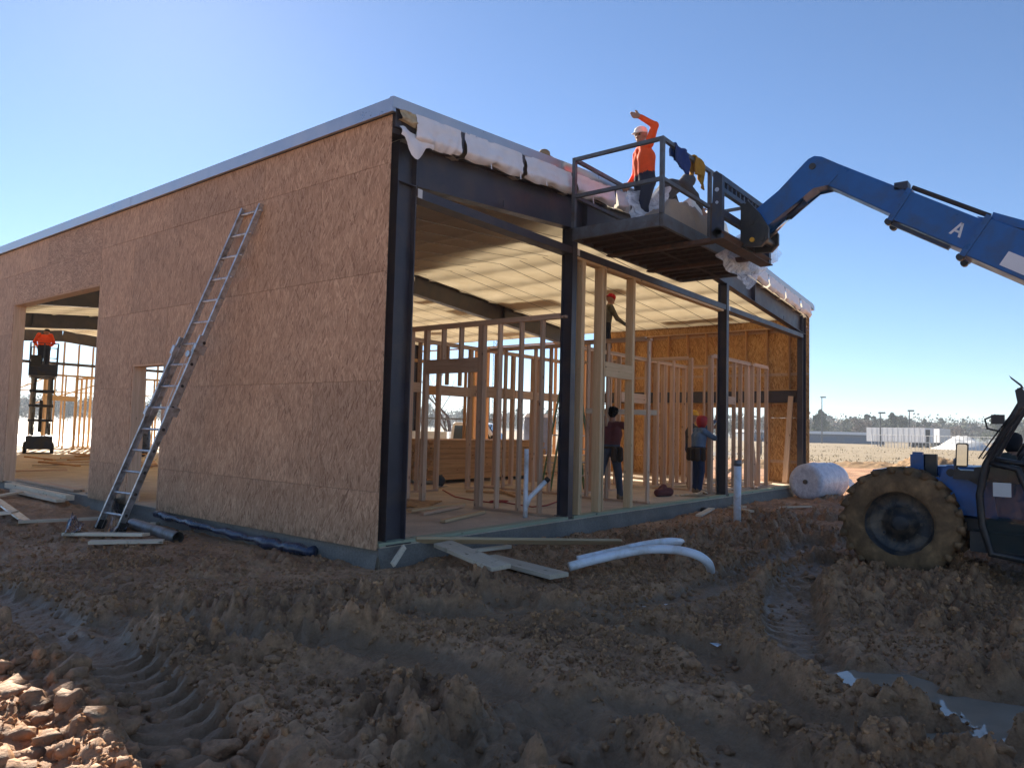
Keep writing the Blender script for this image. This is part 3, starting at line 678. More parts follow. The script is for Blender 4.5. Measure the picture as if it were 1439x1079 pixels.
# --- steel portal frames
ZB, DEP = 4.07, .50
FR = [.12, 7.62, 15.24, 22.86, LB - .34]
for k, y in enumerate(FR):
    for s in (0, 1):
        X = .30 if s == 0 else WB - .30
        m = MB(); dep = .30 if k in (0, 4) else .50; fw_ = .15 if k in (0, 4) else .20; Xc = X if k in (0, 4) else (.40 if s == 0 else WB - .40)
        m.isec((Xc, y, .012), (Xc, y, 4.56 + rise(.3)), dep, fw_, .016, .012, (1,0,0))
        m.box((Xc-dep/2-.03, y-.14, 0.002), (Xc+dep/2+.03, y+.14, .014))
        m.box((Xc-dep/2+.016, y-.074, 4.10), (Xc+dep/2-.016, y+.074, 4.112))
        m.build("column", M_steel, B)
        e0 = Vector((X + (.16 if s == 0 else -.16), y, ZB + DEP/2 + rise(.46))); e1 = Vector((RX, y, ZB + DEP/2 + rise(RX)))
        m = MB(); m.isec(e0, e1, DEP, fw_, .014, .010, (0,0,1))
        for t in (.22, .5, .78):
            p = e0.lerp(e1, t); m.box((p.x-.005, y-.095, p.z-DEP/2+.01), (p.x+.005, y+.095, p.z+DEP/2-.01)) if t == .5 else None
            m.box((p.x-.05, y-.11, p.z-DEP/2+.012), (p.x+.05, y-.10, p.z-DEP/2+.10))
        m.build("rafter", M_steel, B)
for X, top in ((3.755, 0), (9.695, 0)):       # end-wall posts
    m = MB(); m.isec((X, .12, .012), (X, .12, ZB + rise(X) + .01), .20, .125, .012, .009, (0,1,0)); m.box((X-.10, 0.012, .042), (X+.10, .24, .052)); m.build("column", M_steel, B)
for a, b in ((.45, 3.69), (3.82, 9.63), (9.76, WB-.45)):   # girts of the end wall
    m = MB(); m.box((a, .03, 3.972), (b, .036, 4.08)); m.box((a, .036, 3.972), (b, .23, 3.978)); m.box((a, .036, 4.074), (b, .23, 4.08)); m.box((a, .222, 3.978), (b, .23, 4.0))
    m.build("steel_girt", M_steel, B)
    m = MB(); m.box((a+.0, .022, 3.975), (a+.07, .029, 4.078)); m.build("girt_clip", M_offw, B)
# --- eave struts and purlins
for X in (.06, WB-.06):
    m = MB(); m.box((X-.055, .0, 4.59), (X+.055, LB-.02, 4.80)); m.build("eave_strut", M_steel, B)
PXS = [1.08 + 1.22*k for k in range(6)]; PXS += [WB - x for x in PXS]
for X in PXS:
    z = ZB + DEP + rise(X); m = MB(); m.box((X-.036, -.075, z+.03), (X+.036, LB-.02, z+.27)); m.build("purlin", M_steel, B)
# --- roof sheet, ridge and edge trims
for s in (0, 1):
    if s == 0:      # roof sheets laid so far: the near part of this slope only; the rest is still open to the sky above the insulation
        for k in range(11):
            ya, yb = -.05 + .86*k, -.05 + .86*k + .855; x0, x1 = -.06, min(RX, 5.0 + 2.7*ya/7.0); z_ = 4.872 + .002*(k % 2); m = MB()
            zz = lambda x: z_ + SL*x
            m.add([(x0,ya,zz(x0)),(x1,ya,zz(x1)),(x1,yb,zz(x1)),(x0,yb,zz(x0)),(x0,ya,zz(x0)+.03),(x1,ya,zz(x1)+.03),(x1,yb,zz(x1)+.03),(x0,yb,zz(x0)+.03)],
                  [(0,3,2,1),(4,5,6,7),(0,1,5,4),(1,2,6,5),(2,3,7,6),(3,0,4,7)])
            m.build("roof_sheet", M_galv, B)
    x0, x1 = (-.075, RX) if s == 0 else (WB+.075, RX)
    zt = lambda x: 4.965 + SL * ((x if s == 0 else WB - x)); h = .118
    segs = [x0 + (x1 - x0) * t for t in (0, .42, .42, 1)]
    for a, b in ((segs[0], segs[1]), (segs[2], segs[3])):
        m = MB(); d = .003 if b != segs[1] else 0
        m.add([(a,-.075-d,zt(a)-h),(b,-.075-d,zt(b)-h),(b,-.085-d,zt(b)),(a,-.085-d,zt(a)),(a,-.06,zt(a)-h),(b,-.06,zt(b)-h),(b,-.02,zt(b)+.004),(a,-.02,zt(a)+.004)],
              [(0,1,2,3),(3,2,6,7),(4,7,6,5),(0,4,5,1),(0,3,7,4),(1,5,6,2)])
        m.build("rake_trim", M_galv, B)
for X, sg in ((-.02, -1), (WB+.02, 1)):
    ys = [-.07, 6.2, 12.3, 18.4, 24.5, LB+.05]
    for i, (a, b) in enumerate(zip(ys[:-1], ys[1:])):
        o = sg * (.05 + .003*(i % 2)); m = MB()
        m.add([(X,a,4.80),(X,b+.01,4.80),(X+o,b+.01,4.795),(X+o,a,4.795),(X+sg*.0,a,4.945),(X,b+.01,4.945),(X+o*1.1,b+.01,4.95),(X+o*1.1,a,4.95)],
              [(0,1,2,3),(4,7,6,5),(0,4,5,1),(2,6,7,3),(0,3,7,4),(1,5,6,2)])
        m.build("eave_trim", M_galv, B)
for X in (-.018, WB-.10):
    m = MB(); m.box((X, .31, 4.803), (X + .118, LB, 4.935)); m.build("eave_sun_block", M_steel, B)  # unseen strip added to stop sunlight leaking past the eave trim
m = MB(); m.box((WB+.03, -.07, 4.80), (WB+.22, .05, 4.93)); m.build("gutter_end", M_galv, B)
# --- liner fabric under the purlins, one sheet per frame bay, with steel straps
edges = sorted([.12] + PXS + [WB - .12])
bays = [(0.02, FR[1]-.0), (FR[1], FR[2]), (FR[2], FR[3]), (FR[3], LB-.1)]
for bi, (y0, y1) in enumerate(bays):
    xs = []
    for a, b in zip(edges[:-1], edges[1:]): xs += [a + (b-a)*t for t in (0, .06, .14, .24, .36, .5, .64, .76, .86, .94)]
    xs.append(edges[-1]); xs = np.array(xs); ys = np.linspace(y0, y1, 60)
    X, Y = np.meshgrid(xs, ys); Z = np.zeros(X.shape)
    for a, b in zip(edges[:-1], edges[1:]):
        mk = (X >= a) & (X < b + 1e-6); t = (X - a) / (b - a)
        Z = np.where(mk, .055*(4*t*(1-t))**.45, Z)
    strapd = np.abs(((Y - y0) / .76 + .5) % 1 - .5)
    Z = Z - .018*(1 - np.exp(-(strapd/.12)**2)) * (Z > .02) + .012*fbm(X*2.2, Y*2.2, 4, 100 + bi) + .006*fbm(X*9, Y*3, 3, 110 + bi)
    Z = Z + ZB + DEP - .035 + SL*np.where(X < RX, X, WB - X)
    nx_, ny_ = len(xs), len(ys); id_ = np.arange(nx_*ny_).reshape(ny_, nx_)
    qd = np.stack([id_[:-1,:-1].ravel(), id_[:-1,1:].ravel(), id_[1:,1:].ravel(), id_[1:,:-1].ravel()], 1)
    m = MB(); m.v = np.stack([X.ravel(), Y.ravel(), Z.ravel()], 1).tolist(); m.f = qd.tolist(); m.m = [0]*len(m.f)
    sheet = m.build("ceiling_liner", M_liner, B, True, fix=False)
    m = MB(); xr = [0.08] + [x for x in np.linspace(.08, WB - .08, 24)][1:-1] + [WB - .08]; yr = np.linspace(y0 + (.05 if bi == 0 else -.03), y1 + .03, 16); vs = []   # fibreglass blanket over the purlins
    for x in xr:
        for y in yr: vs.append((x, float(y), ZB + DEP + .285 + rise(x) + .008*math.sin(x*7 + y*5)))
    m.add(vs, [(i*16+j, (i+1)*16+j, (i+1)*16+j+1, i*16+j+1) for i in range(len(xr)-1) for j in range(15)]); m.build("insulation_blanket", M_liner, B, True)
    for y in np.arange(y0 + .38, y1, .76):
        for s in (0, 1):
            xa, xb = (.15, RX) if s == 0 else (WB - .15, RX); m = MB(); zc = ZB + DEP - .042
            m.beam((xa, float(y), zc + rise(.15)), (xb, float(y) + random.uniform(-.25, .25), zc + rise(RX)), .022, .004); m.build("strap", M_strap, sheet)
random.seed(23)
for k in range(20):      # second layers of batt already thrown on top of the liner: they read as darker rectangles from below
    i = random.randrange(len(edges) - 1); a, b = edges[i], edges[i+1]
    if b - a < .6: continue
    y = random.uniform(.6, 24); L = random.uniform(.8, 2.6); u0, u1 = sorted((random.uniform(.02, .5), random.uniform(.5, .98))); x0, x1 = a + .05 + (b-a-.1)*u0, a + .05 + (b-a-.1)*u1
    if x0 < 6.4 and y < 8: continue
    z = ZB + DEP + .05 + min(rise(x0), rise(x1)); zz2 = ZB + DEP + .05 + max(rise(x0), rise(x1)); m = MB(); m.box((x0, y, zz2), (x1, y + L, zz2 + .08)); m.build("batt_layer", M_batt, B)
# --- insulation ends hanging over the rake, one bundle between each pair of purlins
random.seed(11)
def bundle(xa, xb, drop, seed, out=.11):
    nx_, nt_ = 22, 16; vs = []
    for i in range(nx_ + 1):
        t = i / nx_; x = xa + (xb - xa)*t; zr = ZB + DEP + rise(x)
        for j in range(nt_ + 1):
            u = j / nt_            # from the top tuck, over the belly, back in under
            end = min(1, 5*min(t, 1-t) + .35)
            a = math.pi*(u*1.02 - .02)
            yy = -.045 - out*(.6 + .4*end)*((.30 + .70*u/.80) if u < .80 else max(0.0, 1 - (u - .80)/.20)**.6)
            z = zr + .31 - .02 - (.31 + drop)*u + .0
            wr = .030*float(fbm(np.array(x*7 + seed), np.array(u*3.0 + x*2), 4, seed)) + .034*float(fbm(np.array(x*16 + u*2), np.array(u*1.2 + seed), 3, seed + 3))*u
            vs.append((x, yy + wr - .01, z + wr*.6 + (.02*math.sin(x*9 + seed) if u > .9 else 0)))
    fs = [(i*(nt_+1)+j, (i+1)*(nt_+1)+j, (i+1)*(nt_+1)+j+1, i*(nt_+1)+j+1) for i in range(nx_) for j in range(nt_)]
    m = MB(); m.add(vs, fs); return m
allx = sorted(PXS)
for i, (a, b) in enumerate(zip(allx[:-1], allx[1:])):
    if b - a < .6: continue
    o = bundle(a + .042, b - .042 - random.uniform(0, .012), .015 + random.uniform(-.015, .015), 200 + i, .075 + random.uniform(-.012, .012)).build("insulation_bundle", M_bag, B, True)
    for t in (.42, .93) if i < 6 else (.5,):
        x = a + (b - a)*t; z = ZB + DEP + rise(x); m = MB(); k = random.uniform(.06, .11); m.beam((x, -.10, z+.01), (x + random.uniform(-.02, .02), -.115, z - k), .018, .004, up=(0,1,0)); m.build("tie_tail", M_bag, o)
bundle(.28, 1.03, .02, 300, .08).build("insulation_bundle", M_bag, B, True)
bundle(WB-1.03, WB-.2, .02, 301, .09).build("insulation_bundle", M_bag, B, True)
m = MB(); m.box((.02, -.03, 4.66), (.33, .30, 4.885)); m.build("corner_closure", M_steel, B)
m = MB(); vs = []    # torn facing at the corner
for i in range(13):
    t = i/12; x = .06 + .52*t
    for j in range(5):
        u = j/4; dr = .10 + .20*max(0, math.sin(t*math.pi*1.05))**1.5*(1 if t < .75 else .6)
        vs.append((x, -.05 - .05*math.sin(u*2.5) - .012*math.sin(t*17), 4.67 - dr*u + .02*math.sin(t*11)))
m.add(vs, [(i*5+j, (i+1)*5+j, (i+1)*5+j+1, i*5+j+1) for i in range(12) for j in range(4)]); m.build("torn_facing", M_bag, B, True)
m = bundle(.05, .30, -.16, 303, .05); m.build("batt_end", M_batt, B, True)
# --- end-wall timber: sill plates, posts and header of the framed bay
for a, b in ((.02, 3.68), (3.84, 9.62), (9.78, WB-.5)): plank("sill_plate", (a, .075, .022), (b, .075, .022), .145, .038, M_treated, B)
fw = plank("top_plate", (3.83, .12, 3.95), (9.54, .12, 3.95), .14, .038, M_stud2, B)
for x in (4.03, 4.60, 5.62): plank("stud", (x, .10, .045), (x, .10, 3.93), .075 if x > 4.2 else .09, .14, M_stud2, fw, up=(0,1,0))
plank("stud", (4.69, .10, .045), (4.69, .10, 3.93), .04, .13, M_stud2, fw, up=(0,1,0))
plank("header", (4.71, .06, 2.31), (5.585, .06, 2.31), .06, .235, M_stud2, fw)
# --- interior partitions, ten feet high, studs where the photograph shows them
H = 3.05
def wall(p0, p1, studs, mat=M_stud, headers=(), gaps=(), crip=(), dbl=True):
    """p0, p1: floor ends; studs: distances along; headers: (a, b, z, depth); gaps: sole-plate breaks"""
    p0 = Vector((p0[0], p0[1], 0)); p1 = Vector((p1[0], p1[1], 0)); d = (p1 - p0).normalized(); L = (p1 - p0).length; nrm = Vector((-d.y, d.x, 0))
    P = lambda s, z: p0 + d*s + Vector((0,0,z))
    w_ = plank("stud_wall", P(-.02, H - .02), P(L + .02, H - .02), .09, .038, mat, B)
    if dbl: plank("top_plate", P(.1, H + .021), P(L - .04, H + .021), .09, .038, mat, w_)
    cuts = [0.0]
    for a, b in gaps: cuts += [a, b]
    cuts.append(L)
    for a, b in zip(cuts[::2], cuts[1::2]):
        if b - a > .05: plank("sole_plate", P(a, .021), P(b, .021), .09, .038, mat, w_)
    for s in studs: plank("stud", P(s, .042), P(s, H - .042), .09, .038, mat, w_, up=d)
    for a, b, z, dp in headers: plank("header", P(a, z), P(b, z), .085, dp, mat, w_)
    for s, z in crip: plank("cripple_stud", P(s, z), P(s, H - .042), .09, .038, mat, w_, up=d)
    return w_
# wall parallel to the side wall, right behind the open bay (X = 3.74); s measured from Y = 0.15
wall((3.74, .15), (3.74, 4.45), [.43, .84, 1.28, 1.62, 1.66, 1.70, 2.93, 2.97, 3.32, 3.73, 4.14, 4.28], M_stud,
     headers=[(1.72, 2.92, 2.36, .24)], gaps=[(1.72, 2.92)], crip=[(2.13, 2.48), (2.54, 2.48)])
wall((4.1, 4.55), (10.6, 4.55), [.1, .5, .90, 1.44, 1.48, 2.42, 2.46, 2.92, 3.32, 3.92, 3.96, 4.70, 4.95, 6.05, 6.09, 6.4], M_stud,
     headers=[(1.5, 2.40, 2.08, .20), (.1, .9, 2.10, .19), (2.46, 3.9, 2.12, .24), (4.0, 6.05, 2.12, .19)], gaps=[(1.5, 2.4), (4.0, 6.05)], crip=[(1.7, 2.2), (2.1, 2.2)])
wall((7.02, 4.5), (7.02, 2.3), [.55, .95, 1.36, 1.76, 2.12], M_stud)
wall((6.78, .32), (6.78, 2.2), [.03, .46, .90, 1.35, 1.8], M_stud)
wall((6.8, 2.32), (12.9, 2.32), [.25, .7, 1.15, 1.9, 2.3, 3.6, 3.66, 4.05, 4.45, 4.52, 4.6, 4.95, 5.3, 5.66, 5.7], M_stud, headers=[(2.35, 3.6, 2.10, .22)], gaps=[(2.35, 3.6)])
wall((10.38, 1.15), (10.38, 4.4), [.0, .04, .45, .85, 1.6, 2.0, 2.4, 2.8, 3.2], M_stud)
wall((10.0, .55), (12.4, .55), [.02, .10, .48, .55, 1.4, 1.8, 2.2], M_stud, headers=[(.6, 1.4, 2.1, .18)], gaps=[(.6, 1.4)])
wall((12.6, .62), (12.6, 2.28), [.02, .42, .82, 1.2, 1.62], M_stud)
wall((12.4, .5), (13.5, .5), [.05, .5, 1.05], M_stud)
wall((5.0, 7.9), (10.8, 7.9), [.1, .5, .9, 1.3, 2.2, 2.6, 3.0, 3.5, 5.1, 5.4, 5.7], M_stud3, headers=[(1.3, 2.2, 2.1, .2), (3.5, 5.1, 2.3, .24)], gaps=[(1.3, 2.2), (3.5, 5.1)])
# braces and loose uprights
plank("brace", (13.0, .58, .06), (13.7, 1.1, 2.35), .09, .038, M_stud, B)
plank("brace", (WB-.35, .55, .02), (WB-.25, .42, 2.4), .14, .038, M_stud, B, up=(1,0,0))
plank("brace", (11.3, 1.2, .03), (13.4, .9, .75), .09, .038, M_scrap, B)
# framed corner seen sunlit through the big door
wall((8.3, 26.2), (10.6, 26.2), [.05, .12, .2, .55, .95, 1.35, 1.75, 2.2], M_stud2)
wall((8.3, 26.3), (8.3, 29.9), [.3, .7, 1.1, 1.6, 2.0, 2.5, 3.0, 3.5], M_stud2)
wall((5.75, 27.4), (8.2, 27.4), [.05, .4, .45, .8, 1.2, 1.6, 1.65, 2.0, 2.4], M_stud2, headers=[(.45, 1.6, 2.1, .2)])
wall((3.2, 28.6), (4.6, 28.6), [.05, .4, .8, 1.2, 1.35], M_stud2)
plank("brace", (6.3, 28.6, 1.9), (8.3, 26.4, 2.9), .09, .038, M_stud2, B); plank("brace", (3.6, 27.4, 1.6), (6.9, 29.6, 3.0), .09, .038, M_stud2, B)
m = MB(); m.tube([(1.3, .09, .02), (1.3, .09, .04)], .01); 
# plumbing stub-up: a straight stack with a wye branch
st = onZ(738, 727, .0); Bp = MB(); p = Vector((st.x, st.y, 0))
Bp.tube([p, p + Vector((.0,.0,.25)), p + Vector((.01,.01,1.02))], .036, 12)
Bp.tube([p + Vector((0,0,.14)), p + Vector((.05,-.04,.30)), p + Vector((.16,-.13,.44)), p + Vector((.24,-.19,.54))], .036, 12)
pl = Bp.build("plumbing_stack", M_pvc, B, True)
m = MB(); e = p + Vector((.24,-.19,.54)); m.tube([e, e + Vector((.035,-.028,.045))], .043, 12); m.build("rubber_cap", M_rubber, pl)
# ------------------------------------------------------------------ blue telehandler, boom reaching forward along +Y
XM = 5.15
TH = thing("telehandler", (XM, -5.9, -.25), "blue telescopic handler with mud-caked tyres and raised boom carrying the work platform", "telehandler")
def ring(c, axis, r0, r1, h0, h1, n=36): pass
def wheel(cx, cy, cz, out):
    """out = -1 or +1: which way the dished rim faces"""
    r, wd = .64, .40; m = MB(); ax = (1,0,0); a = cx - wd/2
    m.lathe([(.36,.0),(.40,-.01),(.47,-.012),(.56,.005),(.60,.03),(.615,.08),(.615,wd-.08),(.60,wd-.03),(.56,wd-.005),(.47,wd+.012),(.40,wd+.01),(.36,wd)], (a, cy, cz), ax, 56, cap0=False, cap1=False)
    for k in range(22):      # lugs
        t = 2*math.pi*k/22
        for s in (0, 1):
            t0 = t + s*math.pi/22; p = []
            for (u, dt) in ((-.02 if s == 0 else wd+.02, 0), (wd*.5, .16)):
                for rr in (.57, .645):
                    for e in (-.045, .045): p.append((a + u, cy + rr*math.cos(t0+dt+e), cz + rr*math.sin(t0+dt+e)))
            m.add(p, [(0,1,3,2),(4,6,7,5),(0,4,5,1),(2,3,7,6),(0,2,6,4),(1,5,7,3)])
    # caked mud: uneven sidewall
    rs = np.random.default_rng(int(cy*100) & 255)
    m.v = [(v[0] + .02*float(fbm(np.array(v[1]*7), np.array(v[2]*7), 3, 7)), v[1] + (v[1]-cy)*.05*float(fbm(np.array(v[1]*5+v[0]*6), np.array(v[2]*5), 3, 8)), v[2] + (v[2]-cz)*.05*float(fbm(np.array(v[1]*5+v[0]*6), np.array(v[2]*5), 3, 8))) for v in m.v]
    ty = m.buildw("wheel", M_mudrub, TH, True); ty["label"] = "tyre thickly caked with brown mud"
    f = a if out < 0 else a + wd; d = -out
    m = MB(); m.lathe([(.372,-.012),(.372,.02),(.35,.03),(.335,.10),(.32,.115),(.25,.12),(.18,.13),(.175,.10),(.12,.095),(.115,.06),(.03,.055)], (f, cy, cz), (d,0,0), 40, cap0=False)
    rim = m.buildw("rim", M_mudrim, ty, True)
    for k in range(10):
        t = 2*math.pi*k/10; m = MB(); p = Vector((f + d*.118, cy + .215*math.cos(t), cz + .215*math.sin(t))); m.tube([p, p - Vector((d*.022,0,0))], .017, 6); m.buildw("wheel_nut", M_mudrim, ty)
    m = MB(); m.lathe([(.10,.10),(.10,.055),(.07,.045),(.02,.04)], (f, cy, cz), (d,0,0), 20); m.buildw("hub", M_mudrim, ty, True)
for cx, out in ((4.27, -1), (6.03, 1)):
    for cy in (-4.31, -7.35): wheel(cx, cy, .34, out)
m = MB()
for cy in (-4.31, -7.35): m.tube([(4.4, cy, .34), (5.9, cy, .34)], .10, 12); m.box((4.9, cy-.18, .16), (5.4, cy+.18, .5))
m.buildw("axle", M_black, TH)
m = MB()   # frame rails and belly
m.prism([(-3.95,.46),(-3.75,.62),(-3.9,.92),(-4.65,1.0),(-7.9,1.05),(-8.5,1.5),(-8.6,.62),(-8.2,.42),(-5.0,.40)], 0, 4.72, 5.58)
m.buildw("chassis", M_blue, TH)
m = MB()   # near side plate with its lifting eye
poly = [(-4.52,.50),(-4.58,.88),(-4.70,.885)] + [(-4.805 + .10*math.cos(t), .93 + .10*math.sin(t)) for t in np.linspace(.6, 2.7, 9)] + [(-4.93,.875),(-5.2,.86),(-5.25,.46)]
m.prism(poly, 0, 4.30, 4.36); m.buildw("side_plate", M_blue, TH)
m = MB(); m.tube([(4.285,-4.805,.945),(4.37,-4.805,.945)], .045, 14); m.buildw("lifting_eye", M_black, TH)
m = MB(); m.box((4.62,-4.47,.60), (4.70,-4.36,1.16)); m.box((4.60,-4.50,.75), (4.62,-4.34,1.13)); m.buildw("frame_post", M_blue, TH)
m = MB(); m.box((4.60,-4.62,.75), (4.69,-4.485,1.14)); m.buildw("post_backing", M_black, TH)
m = MB(); m.box((4.36,-5.55,.30), (4.70,-4.66,.44)); m.box((4.15,-6.5,.10), (4.70,-5.0,.32)); m.buildw("step_box", M_black, TH)
m = MB(); m.prism([(-5.8,.55),(-5.8,1.35),(-6.4,1.5),(-8.3,1.4),(-8.4,.7)], 0, 5.60, 6.15); m.buildw("engine_cover", M_blue, TH)
m = MB(); m.prism([(-7.6,1.0),(-7.7,1.95),(-8.25,2.0),(-8.5,1.0)], 0, 4.80, 4.86); m.prism([(-7.6,1.0),(-7.7,1.95),(-8.25,2.0),(-8.5,1.0)], 0, 5.44, 5.50); m.buildw("boom_tower", M_blue, TH)
# cab on the near side, open frame of bent tube with a glazed lower door
cx0, cx1 = 4.10, 4.80
fr = lambda x: [(x,-5.20,.10),(x,-5.12,.40),(x,-5.10,.72),(x,-5.16,1.05),(x,-5.30,1.35),(x,-5.52,1.78),(x,-5.66,2.15),(x,-5.80,2.32),(x,-6.6,2.34),(x,-6.72,2.2),(x,-6.75,.5),(x,-6.5,.10),(x,-5.5,.07)]
m = MB(); m.tube(fr(cx0), .038, 10, closed=True); m.tube(fr(cx1), .035, 10, closed=True)
for p in [(-5.66,2.15),(-6.6,2.34),(-6.75,.5),(-5.12,.40)]: m.tube([(cx0,p[0],p[1]),(cx1,p[0],p[1])], .03, 8)
m.tube([(cx0,-5.20,1.08),(cx0,-5.45,1.02),(cx0,-5.60,.60),(cx0,-5.52,.09)], .034, 10); m.tube([(cx0,-5.24,1.12),(cx0,-5.62,1.06),(cx0,-6.74,1.06)], .03, 8)
cab = m.buildw("cab_frame", M_black, TH, True)
m = MB(); m.prism([(-5.22,.14),(-5.145,.42),(-5.13,.72),(-5.21,1.03),(-5.42,1.0),(-5.56,.60),(-5.49,.13)], 0, 4.094, 4.102); m.buildw("door_glass", M_glass, cab)
m = MB(); m.box((4.088,-5.39,.72), (4.092,-5.225,.87)); m.buildw("warning_sticker", M_offw, cab)
m = MB(); m.box((cx0-.02,-6.65,2.34), (cx1+.02,-5.78,2.39)); m.buildw("cab_roof", M_black, cab)
m = MB(); m.box((4.2,-5.55,.86), (4.75,-5.25,1.05)); m.prism([(-5.02,.90),(-5.05,1.02),(-5.35,1.06),(-5.35,.88)], 0, 4.18, 4.78); m.buildw("dashboard", M_black, cab)
m = MB(); c = Vector((4.45,-5.52,1.32)); u = Vector((1,0,0)); v = Vector((0,-.5,.87)).normalized()
m.tube([c + (u*math.cos(t) + v*math.sin(t))*.19 for t in np.linspace(0, 2*math.pi, 25)[:-1]], .016, 8, closed=True); m.tube([c, (4.45,-5.40,1.02)], .022, 8); m.tube([c - u*.19, c + u*.19], .012, 6); m.buildw("steering_wheel", M_black, cab, True)
m = MB(); m.box((4.25,-6.3,.45), (4.7,-5.85,.62)); m.box((4.25,-6.42,.6), (4.7,-6.3,1.2)); m.buildw("seat", M_black, cab)
m = MB(); m.box((4.06,-5.34,1.50), (4.14,-5.22,1.60)); m.tube([(4.10,-5.30,1.42),(4.10,-5.18,1.45),(4.10,-5.16,1.55),(4.10,-5.26,1.60)], .012, 6); m.buildw("work_lamp", M_black, cab)
m = MB(); m.prism([(-5.47,1.66),(-5.44,1.86),(-5.50,1.90),(-5.56,1.72)], 0, 4.02, 4.08); m.prism([(-5.41,1.98),(-5.39,2.02),(-5.50,1.92),(-5.53,1.86)], 0, 4.0, 4.05); m.tube([(4.05,-5.46,1.88),(4.07,-5.52,1.84)], .01, 6); m.buildw("cab_mirror", M_black, cab)
m = MB()
for k in range(4): m.tube([(4.06, -5.10 - .04*k, 1.12), (4.05, -5.22 - .05*k, 1.32 + .02*k), (4.06, -5.40 - .04*k, 1.60)], .008, 5)
m.buildw("hose", M_rubber, cab)
m = MB(); m.tube([(4.34,-4.86,.90),(4.22,-4.86,1.10)], .020, 8); m.tube([(4.22,-4.86,1.10),(4.18,-4.90,1.16)], .010, 8); ma = m.buildw("mirror_arm", M_galv, TH)
m = MB(); m.prism([(-4.99,1.03),(-5.0,1.27),(-4.98,1.285),(-4.90,1.285),(-4.88,1.27),(-4.87,1.03),(-4.89,1.015),(-4.97,1.015)], 0, 4.13, 4.155); m.buildw("mirror_housing", M_black, ma)
m = MB(); m.prism([(-4.98,1.035),(-4.988,1.26),(-4.972,1.27),(-4.905,1.27),(-4.892,1.26),(-4.884,1.035)], 0, 4.123, 4.1285); m.buildw("mirror_pane", M_mirror, ma)
m = MB(); m.box((4.2,-5.15,.88), (4.75,-4.84,.98)); m.beam((4.25,-4.86,.98), (4.25,-5.12,.82), .02, .05); m.buildw("fender", M_black, TH)
# boom
bx0, bx1 = XM - .21, XM + .21
HEAD = [(-2.22,4.547),(-2.615,4.815),(-2.97,5.14),(-3.03,5.19),(-3.108,5.215),(-3.207,5.183),(-3.434,5.03),(-4.40,4.42),(-4.28,4.09),(-3.378,4.70),(-3.236,4.785),(-3.118,4.777),(-2.858,4.613),(-2.353,4.321)]
def box_sec(poly, x0, x1, name, mat, ch=.012):
    m = MB(); m.prism(poly, 0, x0, x1); o = m.buildw(name, mat, TH)
    b = o.modifiers.new("edge", 'BEVEL'); b.width = ch; b.segments = 2; b.limit_method = 'ANGLE'; b.angle_limit = .5
    return o
hd = box_sec(HEAD, bx0 + .05, bx1 - .05, "boom_head", M_blue)
for x in (bx0 + .035, bx1 - .05): m = MB(); m.prism([(-2.30,4.44),(-2.66,4.84),(-3.0,5.10),(-3.3,5.05),(-3.42,4.88),(-3.3,4.76),(-3.1,4.75),(-2.86,4.58),(-2.40,4.28)], 0, x, x + .015); m.buildw("head_cheek", M_blue, hd)
m = MB(); m.tube([(bx0+.02,-3.09,5.06),(bx1-.02,-3.09,5.06)], .045, 16); m.buildw("pivot_pin", M_black, hd)
d_ = Vector((0,-.842,-.539)); nrm = Vector((0,-.539,.842))
def sec(y0, z0, L, h, x0, x1, name):
    a = Vector((0,y0,z0)); b = a + d_*L; q_ = [a + nrm*h/2, b + nrm*h/2, b - nrm*h/2, a - nrm*h/2]
    return box_sec([(p.y, p.z) for p in q_], x0, x1, name, M_blue), a, b
s1, a1, b1 = sec(-4.17, 4.335, 4.4, .40, bx0 + .02, bx1 - .02, "boom_middle_section")
s2, a2, b2 = sec(-5.00, 3.80, 3.75, .50, bx0 - .02, bx1 + .02, "boom_base_section")
for nm, a, hh, x0, x1, P in (("wear_collar", a1, .44, bx0, bx1, s1), ("wear_collar", a2, .54, bx0 - .04, bx1 + .04, s2)):
    m = MB(); q_ = [a - d_*.02 + nrm*hh/2, a + d_*.05 + nrm*hh/2, a + d_*.05 - nrm*hh/2, a - d_*.02 - nrm*hh/2]; m.prism([(p.y, p.z) for p in q_], 0, x0, x1)
    for k in (-.16, 0, .16): c = a + nrm*k; m.tube([(x0 - .012, c.y + .0, c.z), (x0, c.y, c.z)], .012, 6)
    m.prism([(a.y-.02, a.z+hh/2-.02), (a.y-.10, a.z+hh/2-.05), (a.y-.16, a.z+hh/2-.09), (a.y-.12, a.z+hh/2-.12)], 0, x0+.1, x0+.16); m.buildw(nm, M_blue, P)
    m = MB(); c = a - nrm*(hh/2 + .02); m.tube([(x0+.02, c.y, c.z), (x0+.10, c.y, c.z)], .045, 10); m.buildw("wear_roller", M_black, P); m = MB(); m.tube([(x1-.10, c.y, c.z), (x1-.02, c.y, c.z)], .045, 10); m.buildw("wear_roller", M_black, P)
m = MB(); c0 = a1 + nrm*.265; c1 = a2 + nrm*.29; m.tube([(XM-.10, c0.y, c0.z), (XM-.10, c1.y, c1.z)], .026, 8); m.tube([(XM-.02, c0.y, c0.z), (XM-.02, c1.y, c1.z)], .02, 8); m.buildw("hose_carrier", M_black, s1)
m = MB(); m.box((XM-.16, a1.y-.10, a1.z+.20), (XM+.04, a1.y+.06, a1.z+.30)); m.buildw("hose_sheave", M_dkblue, s1)
m = MB(); c = a2 + nrm*.30 + d_*.15; m.prism([(c.y+.14, c.z-.02), (c.y+.10, c.z+.10), (c.y-.22, c.z-.06), (c.y-.26, c.z-.17)], 0, XM-.16, XM+.05); m.buildw("hose_guard", M_blue, s2)
